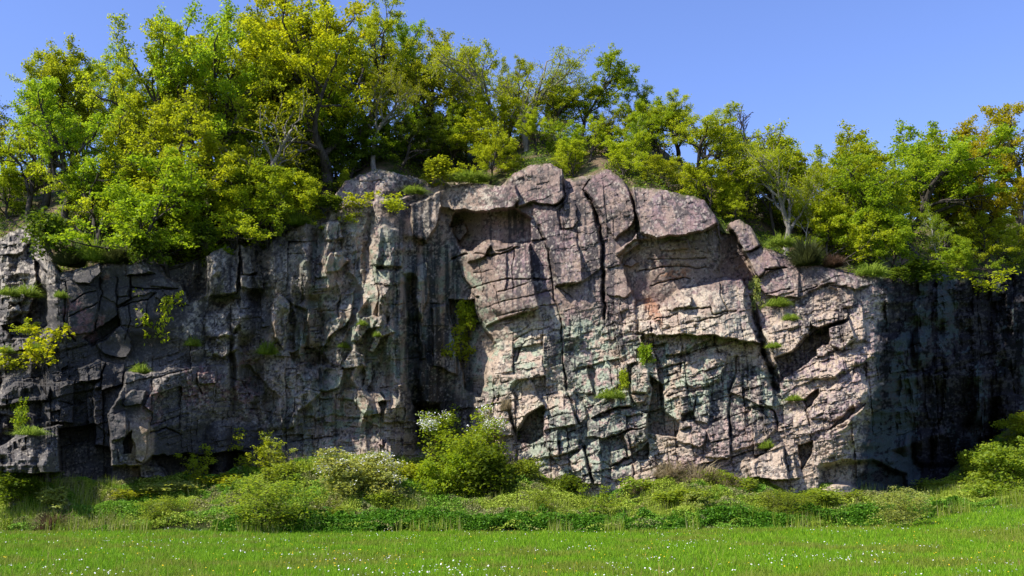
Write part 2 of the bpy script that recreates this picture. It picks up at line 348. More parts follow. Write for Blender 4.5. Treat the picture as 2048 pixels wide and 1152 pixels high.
 (E_,-.3,0,-.2,5,[(1640,668),(1785,680),(1760,800),(1650,760)]),
 (E_, .55,.3,.1,8,[(1390,860),(1600,740),(1640,900),(1560,1000),(1400,980)]),
 (E_, .6,.4,.3,8,[(1470,1000),(1520,960),(1600,980),(1620,1080),(1500,1130),(1440,1100)]),
 # lower left boulders and the big nose
 (F_, .9,0,.3,4,[(520,190),(670,130),(720,150),(680,260),(530,280)]),
 (F_, .55,-.5,.1,4,[(690,260),(722,150),(860,165),(840,400),(760,480),(740,640),(640,560),(640,300)]),
 (F_, .5,.2,.2,5,[(270,290),(500,275),(500,560),(340,560),(290,480)]),
 (F_, .7,0,.3,5,[(-20,360),(110,280),(230,290),(340,310),(320,400),(100,430),(-20,460)]),
 (F_, 1.5,-.3,.1,4,[(-60,740),(60,680),(370,580),(440,570),(400,620),(400,900),(-60,900)]),
 (F_,-1.3,0,0,6,[(400,600),(640,560),(640,700),(750,720),(740,930),(410,930)]),
 (F_,-.9,0,-.1,6,[(-40,480),(80,500),(140,600),(40,690),(-40,720)]),
 (F_, 1.1,-.55,.1,7,[(750,700),(748,500),(850,320),(870,220),(1000,220),(1340,170),(1700,150),(1900,400),(1700,760),(1020,800),(960,860),(740,840)]),
 (F_, .40,.5,.1,4,[(755,520),(860,470),(870,600),(860,670),(760,670)]),
 (F_,-.8,0,0,3,[(845,690),(900,600),(905,700),(870,760),(820,760)]),
 (F_, .40,1.0,.1,4,[(880,520),(1020,600),(1000,720),(960,840),(900,800),(920,690),(880,620)]),
 (F_, .45,.3,.2,4,[(975,450),(1040,290),(1080,290),(1060,400),(1030,480)]),
 (F_, .35,.3,.2,5,[(840,430),(900,330),(980,350),(960,440),(860,450)]),
 (F_, .40,.3,.2,5,[(1330,210),(1450,210),(1450,290),(1340,300)]),
 (F_,-1.2,-.2,-.5,6,[(1020,805),(1240,770),(1600,770),(1700,770),(1600,960),(1150,960),(1080,880)]),
 (F_, .8,.4,.2,4,[(930,850),(1080,860),(1200,930),(1200,960),(950,930)]),
]
# (view, depth m, half width px, polyline)
CRK = [
 (A_,1.3,3.2,[(580,280),(640,400),(680,520),(692,640),(682,760),(700,900),(710,1150)]),
 (A_,.5,2.4,[(880,260),(918,400),(930,560)]), (A_,.7,2.6,[(432,180),(440,330),(372,385)]), (A_,.5,2.0,[(620,195),(575,270)]),
 (A_,.35,1.6,[(270,540),(330,680),(350,850),(372,1000),(400,1150),(410,1240),(430,1480)]),
 (A_,.35,1.6,[(-20,680),(120,640),(200,625),(300,605)]), (A_,.35,1.5,[(-20,962),(200,900),(345,868)]), (A_,.25,1.4,[(-20,1130),(200,1080),(380,1040)]),
 (A_,.25,1.3,[(100,640),(80,800),(90,950)]), (A_,.25,1.3,[(500,1000),(380,930)]), (A_,.3,1.4,[(930,820),(1100,800),(1250,795),(1400,790)]),
 (A_,.3,1.4,[(1010,910),(1200,885),(1290,880)]),(A_,.25,1.4,[(1000,740),(1250,745),(1400,720)]),(A_,.3,1.4,[(1490,880),(1500,1000),(1540,1110)]),
 (A_,.4,1.6,[(1690,700),(1790,650)]), (A_,.5,1.8,[(1740,880),(1800,820),(1890,800)]), (A_,.35,1.6,[(1250,1080),(1420,1060),(1440,1110),(1600,1100)]),
 (B_,1.0,4.0,[(1715,-80),(1745,60),(1775,200),(1785,300)]), (B_,1.6,8,[(1790,290),(1830,380),(1850,500),(1870,520)]), (B_,.5,2.2,[(1560,560),(1590,450),(1600,320)]),
 (B_,.4,1.6,[(400,60),(412,230),(430,400),(455,520)]),(B_,.6,2.5,[(430,400),(455,560),(500,640),(525,760)]),
 (B_,.35,1.5,[(700,640),(760,590),(860,580)]),(B_,.3,1.4,[(280,760),(400,700),(510,690)]),(B_,.3,1.3,[(285,700),(390,650)]),
 (B_,.5,1.8,[(700,690),(800,660),(880,660)]),(B_,.45,1.6,[(720,870),(860,830)]),(B_,.4,1.6,[(1110,450),(1200,420),(1230,490)]),
 (B_,.4,1.6,[(1130,590),(1230,560),(1330,555)]),(B_,.3,1.3,[(1240,90),(1430,50),(1600,20)]),(B_,.5,2,[(1550,650),(1555,850)]),
 (B_,.3,1.5,[(90,200),(190,150),(330,120)]),(B_,.5,2.2,[(110,340),(140,260)]),(B_,.6,2,[(395,1000),(398,880)]),
 (B_,.8,2.5,[(575,930),(600,1020),(625,1150)]),(B_,.6,2,[(330,940),(360,1010)]),(B_,.5,1.8,[(750,1060),(870,1005)]),
 (B_,.4,1.6,[(1450,170),(1480,290),(1560,300)]),(B_,.35,1.5,[(1230,250),(1220,420)]),(B_,.4,2,[(1750,650),(1850,680),(1890,820)]),
 (C_,.5,2,[(290,415),(420,385)]), (C_,.3,1.4,[(680,520),(790,530),(870,505)]),(C_,.35,1.6,[(280,570),(360,560),(450,530)]),
 (C_,.3,1.3,[(520,560),(640,520)]),(C_,.4,1.6,[(820,400),(850,440)]),(C_,1.0,5,[(205,690),(240,800),(260,960),(320,1100),(390,1150)]),
 (D_,.5,2.2,[(590,440),(560,470),(575,580)]),(D_,.4,2,[(30,640),(50,380)]),(D_,.5,2,[(245,420),(330,480),(380,600)]),
 (E_,.35,1.6,[(440,620),(430,900),(460,960),(510,1020)]),(E_,.30,1.4,[(480,760),(560,720),(640,685)]),(E_,.30,1.4,[(470,860),(600,800),(670,765)]),
 (E_,.35,1.6,[(672,600),(685,700),(668,800),(650,960)]),(E_,.35,1.8,[(785,590),(790,800),(800,920)]),(E_,.4,2,[(880,580),(885,740),(790,800)]),
 (E_,.25,1.3,[(790,725),(870,720)]),(E_,.35,1.5,[(850,580),(1050,580)]),(E_,.35,1.5,[(890,665),(1030,675),(1200,670)]),(E_,.30,1.4,[(800,800),(1000,735),(1050,700)]),
 (E_,.25,1.3,[(870,780),(880,900),(850,1020)]),(E_,.25,1.3,[(1000,740),(990,860)]),(E_,.25,1.4,[(1100,690),(1180,770),(1280,780)]),
 (E_,.5,2,[(1625,380),(1615,560),(1600,700)]),
 (G_,.5,2,[(800,400),(830,520),(860,660),(880,760)]),(G_,.3,1.4,[(840,635),(1010,632)]),(G_,.3,1.4,[(1200,770),(1330,775)]),(G_,.3,1.4,[(430,680),(560,670)]),
 (G_,.3,1.4,[(430,830),(520,825),(690,805),(800,800)]),(G_,.4,1.8,[(1130,800),(1160,1000),(1150,1150)]),
 (G_,.6,2.2,[(1380,460),(1480,420),(1640,440),(1840,375)]),(G_,.4,1.6,[(1480,670),(1560,650),(1700,610),(2030,600)]),(G_,.3,1.3,[(1560,450),(1580,700),(1690,880)]),
 (G_,.3,1.4,[(1520,560),(1640,545)]),(G_,.3,1.4,[(1600,790),(1800,740),(2030,690)]),(G_,.3,1.3,[(1660,650),(1700,800)]),
 (H_,.35,1.5,[(0,460),(90,475),(190,515)]),(H_,.4,1.5,[(560,650),(400,670),(250,690)]),(H_,.3,1.3,[(640,580),(760,585)]),
 (F_,.4,1.6,[(280,300),(340,400),(360,540)]),(F_,.3,1.4,[(400,420),(490,440)]),(F_,.5,1.6,[(1340,210),(1330,300),(1360,360)]),(F_,.4,1.5,[(1030,620),(1130,600),(1230,650)]),
 (F_,.35,1.4,[(780,670),(890,660)]),(F_,.3,1.4,[(1560,250),(1640,280),(1690,370)]),
]
def poly_sd(x, y, P):
    P = np.asarray(P, float); n = len(P); d2 = np.full(x.shape, 1e12); inside = np.zeros(x.shape, bool)
    for i in range(n):
        a = P[i]; b = P[(i + 1) % n]; e = b - a; L = e @ e
        t = np.clip(((x - a[0]) * e[0] + (y - a[1]) * e[1]) / L, 0, 1)
        d2 = np.minimum(d2, (x - a[0] - t * e[0]) ** 2 + (y - a[1] - t * e[1]) ** 2)
        c = ((a[1] > y) != (b[1] > y))
        with np.errstate(divide='ignore', invalid='ignore'):
            inside ^= c & (x < (b[0] - a[0]) * (y - a[1]) / (b[1] - a[1] + 1e-12) + a[0])
    d = np.sqrt(d2); return np.where(inside, d, -d)
def line_d(x, y, P):
    d2 = np.full(x.shape, 1e12)
    for i in range(len(P) - 1):
        a = np.array(P[i]); e = np.array(P[i + 1]) - a; L = e @ e
        t = np.clip(((x - a[0]) * e[0] + (y - a[1]) * e[1]) / L, 0, 1)
        d2 = np.minimum(d2, (x - a[0] - t * e[0]) ** 2 + (y - a[1] - t * e[1]) ** 2)
    return np.sqrt(d2)
def wgt(x, y, items):
    """soft 0..1 region from ellipses (cx, cy, rx, ry)"""
    w = np.zeros(x.shape)
    for cx, cy, rx, ry in items: w = np.maximum(w, 1 - np.sqrt(((x - cx) / rx) ** 2 + ((y - cy) / ry) ** 2))
    return sstep(0.0, 0.4, w)
def corner_shift(px, py): return sstep(1560, 1690, px) * (np.interp(py, [520, 560, 690, 760, 850, 950], [6, 0, -12, 2, 36, 56]) + 16 * vnoise(py / 34, px * 0, 8) + 8 * vnoise(py / 11, px * 0, 9))
def relief(px, py):
    """depth Y in metres of the cliff face at photo pixel (px, py)"""
    Y = smooth_interp(px + corner_shift(px, py) + 26 * vnoise(px / 300, py / 48, 5) + 9 * vnoise(px / 60, py / 15, 6), PROFU, PROFY) + np.interp(px, LEANU, LEANK) * (690 - py) / 37.0
    w1x = fbm(px / 55, py / 55, 3, 1); w1y = fbm(px / 55, py / 55, 3, 2)
    w2x = fbm(px / 13, py / 13, 2, 3); w2y = fbm(px / 13, py / 13, 2, 4)
    x = px + 8 * w1x + 3.2 * w2x; y = py + 8 * w1y + 3.2 * w2y
    smoothw = wgt(px, py, [(230,620,190,130),(1010,520,150,150),(1300,540,150,90),(330,850,120,90),(800,600,180,300)])
    rough = wgt(px, py, [(1250,800,420,220),(650,700,270,300),(430,800,170,170),(40,560,110,160),(1650,780,160,220),(90,780,160,170),(1910,720,190,330)])
    h = np.zeros(px.shape)
    for vw, off, gx, gy, bev, pts in BLK:
        if vw in (E_, F_, G_, H_) and abs(off) > .3: off *= 1.4; gx *= 1.3
        P = np.array(Zp(*vw, pts)); lo = P.min(0) - 14; hi = P.max(0) + 14
        m = (x > lo[0]) & (x < hi[0]) & (y > lo[1]) & (y < hi[1])
        if not m.any(): continue
        cx, cy = P.mean(0); xs = x[m]; ys = y[m]; sd = poly_sd(xs, ys, P)
        pl = off + gx * (xs - cx) / 100 * 1.6 + gy * (ys - cy) / 100 * 1.6
        h[m] += pl * sstep(-bev * .15, bev * .38, sd)
    # big undulation
    lf = 1 - sstep(760, 840, px); h += (0.9 + .7 * lf) * fbm(px / 150, py / 210, 3, 11) + .55 * lf * sstep(340, 420, px) * (np.abs(vnoise(px / 46 + .3 * w1x, py / 120, 15)) * 4 - 1) + 0.22 * fbm(px / 40, py / 60, 3, 12)
    # joint blocks at three scales, each with a tilted face
    amp = 0.40 + 0.85 * rough - 0.30 * smoothw
    jx = px + 5 * w1x + 1.6 * w2x; jy = py + 5 * w1y + 1.6 * w2y
    dip = np.interp(px, [-90, 100, 400, 560, 900, 1100, 2140], [-50, -20, 60, 75, 90, 130, 420])
    U = jx - np.interp(px, [0, 300, 900, 1300, 2100], [.05, .0, -.02, .13, .05]) * (jy - 650); W = jy + dip
    for s, asp, A, Bt, sd in ((92, 1.5, .42, .95, 21), (43, 1.15, .28, .70, 22), (19, 1.0, .15, .36, 23), (9, 1.1, .07, .18, 24)):
        du, dv, r = joints(U / s, W / (s * asp), sd)
        on = r[3] > .38
        cell = on * ((r[0] - .5) * A + (r[1] - .5) * Bt * du + (r[2] - .5) * Bt * dv)
        edge = np.minimum(.5 - np.abs(du), .5 - np.abs(dv)); groove = np.exp(-(edge * s / 1.8) ** 2) * (r[1] > .7) * A * .35
        h += amp * (.35 + 1.7 * np.clip(vnoise(px / (s * 2.2), py / (s * 2.6), sd + 40) + .25, 0, 1)) * (cell - groove)
    # upright ribs that catch the light left of centre, and rugged ribs on the right wall
    ribs = wgt(px, py, [(620,640,260,300),(470,560,120,120)]); h += ribs * 2.1 * ridged((px + 20 * w1x) / 58, py / 230, 3, 43, .45)
    rw = sstep(1760, 1830, px); h += rw * (1.5 * ridged((px + 25 * w1x) / 60, py / 260, 3, 44) + .8 * (np.abs(vnoise(px / 40, py / 70, 47)) * 4 - 1) + .5 * fbm(px / 60, py / 60, 3, 45))
    jumble = 1 - sstep(60, 130, px); h += jumble * (.8 * ridged(px / 48, py / 40, 3, 46) - .3)
    # diagonal bedding steps on the right faces
    bed = sstep(980, 1060, px) * (1 - sstep(1730, 1770, px))
    q = (y + .28 * x + 16 * w1y) / 27
    saw = (q - np.floor(q)); h += bed * (.05 + .07 * rough) * (saw - .5) * (vnoise(px / 60, py / 40, 31) > -.1)
    # vertical fluting in the gully and on the right wall
    flut = wgt(px, py, [(840,650,110,300),(1900,720,200,330)])
    h += flut * .45 * ridged(px / 26, py / 260, 3, 41)
    h += (.045 + .05 * rough - .02 * smoothw) * fbm(px / 7, py / 7, 4, 51, .6) + .05 * (1 - .5 * smoothw) * ridged(px / 20, py / 20, 3, 53)
    cx_ = px + 5 * w1x + 3.2 * w2x; cy_ = py + 5 * w1y + 3.2 * w2y
    for vw, dep, wd, pts in CRK:
        P = np.array(Zp(*vw, pts)); lo = P.min(0) - 20; hi = P.max(0) + 20
        m = (cx_ > lo[0]) & (cx_ < hi[0]) & (cy_ > lo[1]) & (cy_ < hi[1])
        if not m.any(): continue
        d = line_d(cx_[m], cy_[m], P); h[m] -= .85 * dep * np.exp(-(d / wd) ** 2 * 1.3) * (0.65 + .7 * np.abs(vnoise(cx_[m] / 20, cy_[m] / 20, 61)) * 2)
    # rounded brow at the rim
    rim = np.interp(px, RIM[:, 0], RIM[:, 1]); d = np.clip(py - rim, 0, None)
    h -= .6 * np.clip(1 - d / 12, 0, 1) ** 2
    return Y - h
STEP = 1.45
us = np.arange(-380, 2290, STEP); NR = 430; NB = 9
rimv = np.interp(us, RIM[:, 0], RIM[:, 1]) + 3.0 * fbm(us / 14, us * 0, 3, 71) + 2 * vnoise(us / 4, us * 0, 72)
RIM_S = np.stack([us, rimv], 1)
tt = np.linspace(0, 1, NR)
PX = np.repeat(us[None], NR, 0); PY = 1030 + (rimv[None] - 1030) * tt[:, None]
RIM_KEEP = RIM; RIM = RIM_S
YY = relief(PX, PY)
X, _, Zc = unproj(PX, PY, YY)
# rim line in world space, used by the hill behind it
rx, ry, rz = X[-1].copy(), YY[-1].copy(), Zc[-1].copy()
o_ = np.argsort(rx); rxs = rx[o_]
def gauss_s(a, k):
    w = np.exp(-np.linspace(-2, 2, 2 * k + 1) ** 2); w /= w.sum(); return np.convolve(np.pad(a, k, mode='edge'), w, 'valid')
rys = gauss_s(ry[o_], 25); rzs = gauss_s(rz[o_], 30)
def rim_y(x): return np.interp(x, rxs, rys)
def hill_z(x, y):
    d = np.asarray(y) - rim_y(x)
    base = np.interp(x, rxs, rzs)
    sl = np.interp(x, [-30, -16, -8, 6, 12, 18, 30], [1., .95, .85, .9, 1.0, .95, .85])
    cap = np.interp(x, [-30, -10, 6, 14, 30], [14, 14, 13, 15, 14])
    dd = np.clip(d - .3, 0, None)
    return base - .75 + cap * (1 - np.exp(-sl * dd / cap)) + .35 * fbm(np.asarray(x) / 2.3, np.asarray(y) / 2.3, 3, 81)
V = [np.stack([X, YY, Zc], -1).reshape(-1, 3)]; cols_ext = []
for k in range(1, NB + 1):
    by = ry + [0, .15, .35, .7, 1.1, 1.7, 2.4, 3.4, 4.6, 6][k] + .15 * fbm(us / 12, us * 0 + k, 2, 90)
    f = sstep(0, 1, k / NB); bx = rx * by / ry
    bz = (rz + .05 * k) * (1 - f) + (hill_z(bx, by) - .5) * f
    V.append(np.stack([bx, by, bz], 1))
V = np.concatenate(V); nu = len(us); nr = NR + NB
gi = np.arange(nr * nu).reshape(nr, nu)
Fq = np.stack([gi[:-1, :-1], gi[:-1, 1:], gi[1:, 1:], gi[1:, :-1]], -1).reshape(-1, 4)
# ------------------------------------------------------------------ the cliff: rock colours (minerals, lichen, water stains, some painted light and shade)
px = np.concatenate([PX.ravel(), np.tile(us, NB)]); py = np.concatenate([PY.ravel(), np.tile(rimv, NB) - np.repeat(np.arange(1, NB + 1) * 3, nu)])
def blend(col, c, w): return col + (np.array(c) - col) * np.clip(w, 0, 1)[:, None]
wx = px + 22 * fbm(px / 45, py / 45, 4, 101, .6); wy = py + 22 * fbm(px / 45, py / 45, 4, 102, .6)
up = (1 - sstep(590, 690, wy + .1 * (wx - 1200))) * sstep(880, 980, wx)                      # browner upper wall
col = np.tile(np.array([.37, .305, .255]), (len(px), 1)); col = blend(col, (.245, .188, .172), up * .9)
n1 = fbm(px / 70, py / 90, 5, 111, .6); n2 = fbm(px / 22, py / 26, 4, 112, .6); n3 = fbm(px / 6, py / 6, 3, 113, .6); n4 = fbm(px / 11, py / 12, 4, 114, .62)
col = blend(col, col * np.array([.86, .80, .92]), sstep(-.05, .35, n1 + .4 * n2))             # mauve tone
col = blend(col, (.45, .38, .31), sstep(.12, .4, n4 - .3 * n1) * .6 * (1 - .5 * up))           # fresh pale rock
G = wgt(wx, wy, [(1150,700,190,90),(1330,760,300,110),(1180,880,170,110),(1430,690,130,80),(1500,780,110,80),(980,700,90,130),(700,640,190,260),(860,700,80,230),(640,850,160,70),(900,560,70,120)])
col = blend(col, (.265, .318, .258), G * sstep(-.12, .2, n4 + .5 * n1 + .05) * .92)              # pale green lichen
P_ = wgt(wx, wy, [(1200,450,120,110),(1360,420,110,60),(1650,600,150,90),(1100,560,120,70),(1650,780,140,160),(1520,500,70,80),(1270,650,90,50)])
col = blend(col, (.20, .155, .185), P_ * sstep(-.02, .26, n3 + .6 * n2) * .75)                 # purple lichen
GL = 1 - sstep(380, 620, wx + .25 * (wy - 700)); col = blend(col, (.128, .125, .128), GL * .97) # grey left half
GM = sstep(380, 520, wx) * (1 - sstep(580, 680, wx)); col = blend(col, (.175, .172, .168), GM * sstep(-.3, .1, n1) * .8)
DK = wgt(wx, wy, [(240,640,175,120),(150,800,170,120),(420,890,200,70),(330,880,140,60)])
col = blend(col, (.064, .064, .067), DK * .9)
NZ = wgt(wx, wy, [(370,780,190,110),(460,700,120,100)]); col = blend(col, (.22, .205, .19), NZ * sstep(0, .3, n2 + n3 * .6) * .8)
PN = wgt(wx, wy, [(310,830,22,80),(295,800,24,40),(480,760,60,90),(155,625,30,50),(185,655,22,30),(400,780,60,60)])
col = blend(col, (.24, .135, .145), PN * sstep(-.05, .2, n2 + .5 * n3) * .8)                    # red-pink mineral
TN = wgt(wx, wy, [(285,880,40,70),(270,910,30,40),(545,590,14,50),(550,660,12,50)]); col = blend(col, (.40, .31, .23), TN * .8)  # sunlit nose facet and rib edge, their brightness painted in as tan
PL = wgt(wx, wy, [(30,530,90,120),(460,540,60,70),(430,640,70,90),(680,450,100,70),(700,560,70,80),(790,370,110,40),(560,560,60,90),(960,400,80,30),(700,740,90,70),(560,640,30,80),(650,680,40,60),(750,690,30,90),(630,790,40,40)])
col = blend(col, (.43, .40, .36), PL * sstep(-.14, .14, n3 + .5 * n2) * .9)                    # pale crust lichen, also painted brightness on the lit rib edges
st = fbm(px / 9, py / 150, 4, 121, .6); S = wgt(wx, wy, [(1140,480,80,130),(1050,500,120,110),(1200,520,80,110),(1650,620,90,100),(840,540,90,170),(1120,700,40,60),(1250,600,60,120),(1450,800,150,90),(1000,560,60,80)])
col = blend(col, (.065, .06, .068), S * sstep(.02, .26, st + .35 * n3) * .9)                    # dark water streaks
CR = wgt(wx, wy, [(1340,430,150,60),(1180,400,90,60),(1080,370,70,50),(960,390,110,40),(800,400,100,50),(1650,560,150,60),(1130,720,50,70),(1180,860,140,60),(1480,860,140,80)])
col = blend(col, (.085, .078, .082), CR * sstep(.0, .22, n4 + .5 * n3) * .85)                   # dark crust on the brows
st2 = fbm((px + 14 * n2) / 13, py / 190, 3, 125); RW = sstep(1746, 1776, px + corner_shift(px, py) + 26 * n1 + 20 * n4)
col = blend(col, (.020, .0185, .023), RW); col = blend(col, (.005, .005, .006), RW * sstep(-.05, .16, st2 + .35 * n4) * .85)  # right wall: its shade painted into the rock colour, black streaks on top
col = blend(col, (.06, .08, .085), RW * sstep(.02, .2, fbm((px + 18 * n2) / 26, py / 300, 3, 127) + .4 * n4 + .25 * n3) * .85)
GU = wgt(wx, wy, [(850,640,95,280),(900,800,80,140)]); col = blend(col, (.055, .072, .070), GU * sstep(-.3, .15, st) * .75)  # teal gully tint, with the shade of the recess darkened into it
col = blend(col, (.025, .026, .028), wgt(wx, wy, [(880,840,70,80),(860,760,40,150)]) * .8)  # deep shade of the gully bottom painted as near-black rock
RP = wgt(wx, wy, [(1350,640,130,45),(1430,600,90,40),(1480,690,70,60),(1080,650,50,70),(1040,820,40,60)]); col = blend(col, (.47, .41, .34), RP * sstep(-.25, .1, n4) * .85)  # clean pale rock
OR = wgt(wx, wy, [(1312,620,26,24),(1345,545,40,12),(212,560,10,8)]); col = blend(col, (.34, .18, .11), OR * .7)
sp = fbm(px / 4.2, py / 4.2, 3, 131, .6); col = blend(col, (.06, .056, .06), sstep(.12, .34, sp + .6 * n2) * (.8 * (1 - DK * .5)))
sp2 = fbm(px / 3.6, py / 3.6, 2, 132); col = blend(col, col * 0 + np.array([.50, .46, .41]), sstep(.22, .42, sp2 + .4 * n2) * .5 * (1 - .75 * DK) * (1 - RW))
rimd = py - np.interp(px, us, rimv)
col = blend(col, (.10, .12, .03), (1 - sstep(-8, 12, rimd)) * sstep(.0, .3, n4 + .1) * .9)      # moss and soil on the brow
m, nt, b = new_mat("cliff_rock")
ca = attr(nt, "rock"); geo = N(nt, "ShaderNodeNewGeometry"); pos = geo.outputs["Position"]
nz1 = noise(nt, 7.0, 8, .7, pos); nz2 = noise(nt, 26.0, 5, .65, pos); vo = N(nt, "ShaderNodeTexVoronoi"); vo.inputs["Scale"].default_value = 14
nt.links.new(pos, vo.inputs["Vector"])
c = mixc(nt, 1.0, ca, ramp(nt, nz1, [(.30, (.62, .62, .64)), (.55, (1, 1, 1)), (.75, (1.28, 1.25, 1.2))]), 'MULTIPLY')
c = mixc(nt, 1.0, c, ramp(nt, nz2, [(.33, (.70, .68, .70)), (.55, (1, 1, 1)), (.72, (1.25, 1.25, 1.22))]), 'MULTIPLY')
nt.links.new(c, b.inputs["Base Color"]); b.inputs["Roughness"].default_value = 1.0; b.inputs["Specular IOR Level"].default_value = .03
b1 = N(nt, "ShaderNodeBump"); b1.inputs["Strength"].default_value = .75; b1.inputs["Distance"].default_value = .07
mu = N(nt, "ShaderNodeMath", operation='ADD'); nt.links.new(nz1, mu.inputs[0])
mv = N(nt, "ShaderNodeMath", operation='MULTIPLY'); mv.inputs[1].default_value = .35; nt.links.new(nz2, mv.inputs[0]); nt.links.new(mv.outputs[0], mu.inputs[1])
nt.links.new(mu.outputs[0], b1.inputs["Height"]); nt.links.new(b1.outputs[0], b.inputs["Normal"])
ROCK = m
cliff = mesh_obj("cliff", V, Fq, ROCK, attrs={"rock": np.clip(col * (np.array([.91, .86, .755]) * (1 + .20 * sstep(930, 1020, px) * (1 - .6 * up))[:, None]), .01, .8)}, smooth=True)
tag(cliff, "tall rock face of grey pink and lichen green stone above the meadow", None, None, "structure")
# sharp enough edges: shade by face angle
cliff.data.set_sharp_from_angle(angle=R(27)) if hasattr(cliff.data, "set_sharp_from_angle") else None
# ------------------------------------------------------------------ ground: meadow, bank at the cliff foot, hill behind the rim
bu = BASEL[:, 0]; bY = np.array([relief(np.array([u]), np.array([v]))[0] for u, v in BASEL])
bY = np.interp(bu, PROFU, PROFY) - .2
bx, _, bz = unproj(bu, BASEL[:, 1] + 14, bY)
o_ = np.argsort(bx); bxs, bYs, bzs = bx[o_], gauss_s(bY[o_], 1), bz[o_]
def foot_y(x): return np.interp(x, bxs, bYs) - np.interp(x, [-24, -13], [3.2, 1.0])
def edge_y(x): return np.interp(x, [-30, -12, 0, 10, 18, 28, 40], [46.0, 44.6, 44.6, 45.2, 46.6, 51.5, 58.0])
def meadow_z(x, y):
    return (np.clip(x - 4, 0, 60) * .018 + np.clip(x - 16, 0, 50) * .095) * np.clip((y - 18) / 30, 0, 1.2) + .10 * fbm(x / 6, y / 6, 3, 141) + .03 * fbm(x / 1.3, y / 1.3, 2, 142)
def bank_t(x, y): return np.clip((y - edge_y(x)) / (foot_y(x) - edge_y(x)), 0, 1)
def ground_z(x, y):
    x = np.asarray(x, float); y = np.asarray(y, float)
    t = bank_t(x, y); zb = np.interp(x, bxs, bzs) - .55; mz = meadow_z(x, y)
    return mz + (zb - mz) * (.35 * t + .65 * t ** 1.5) + t * (1 - t) * 1.2 * fbm(x / 1.8, y / 1.8, 3, 143)
gx = np.concatenate([np.linspace(-400, -45, 14)[:-1], np.linspace(-45, 45, 260), np.linspace(45, 400, 14)[1:]])
gy = np.concatenate([np.linspace(-120, 8, 14)[:-1], np.linspace(8, 74, 230), np.linspace(74, 420, 12)[1:]])
GX, GY = np.meshgrid(gx, gy); GZ = ground_z(GX, GY)
gi = np.arange(GX.size).reshape(GX.shape)
Q = np.stack([gi[:-1, :-1], gi[:-1, 1:], gi[1:, 1:], gi[1:, :-1]], -1).reshape(-1, 4)
m, nt, b = new_mat("meadow_soil_and_grass"); pos = N(nt, "ShaderNodeNewGeometry").outputs["Position"]
n_a = noise(nt, .35, 4, .6, pos); n_b = noise(nt, 9, 5, .7, pos); bk = attr(nt, "bank", "Fac")
cg = mixc(nt, 1, ramp(nt, n_a, [(.3, (.030, .075, .006)), (.55, (.048, .105, .008)), (.75, (.075, .11, .012))]), ramp(nt, n_b, [(.3, (.55, .55, .5)), (.7, (1.2, 1.2, 1.1))]), 'MULTIPLY')
cb = ramp(nt, n_b, [(.3, (.018, .022, .006)), (.55, (.05, .055, .015)), (.75, (.13, .11, .05))])
nt.links.new(mixc(nt, bk, cg, cb), b.inputs["Base Color"]); b.inputs["Roughness"].default_value = 1
ground = mesh_obj("ground", np.stack([GX, GY, GZ], -1).reshape(-1, 3), Q, m, attrs={"bank": sstep(0, .12, bank_t(GX, GY)).ravel()}, smooth=True)
tag(ground, "green meadow rising to a weedy bank at the foot of the rock face", None, None, "structure")
hx = np.linspace(-60, 62, 240); hd = np.concatenate([np.linspace(.5, 30, 80), np.linspace(33, 160, 20)])
HX = np.repeat(hx[None], len(hd), 0); HY = rim_y(hx)[None] + hd[:, None]; HZ = hill_z(HX, HY)
gi = np.arange(HX.size).reshape(HX.shape)
Q = np.stack([gi[:-1, :-1], gi[:-1, 1:], gi[1:, 1:], gi[1:, :-1]], -1).reshape(-1, 4)
m, nt, b = new_mat("hillside_leaf_litter"); pos = N(nt, "ShaderNodeNewGeometry").outputs["Position"]
n_a = noise(nt, .6, 4, .6, pos); n_b = noise(nt, 10, 5, .7, pos)
cc = mixc(nt, ramp(nt, n_a, [(.42, (0, 0, 0)), (.6, (1, 1, 1))]), ramp(nt, n_b, [(.3, (.05, .035, .02)), (.7, (.20, .14, .085))]), ramp(nt, n_b, [(.3, (.018, .035, .006)), (.7, (.06, .09, .014))]))
nt.links.new(cc, b.inputs["Base Color"]); b.inputs["Roughness"].default_value = 1
hill = mesh_obj("hill", np.stack([HX, HY, HZ], -1).reshape(-1, 3), Q, m, smooth=True)
tag(hill, "wooded hillside of leaf litter and grass above the rock face", None, None, "structure")
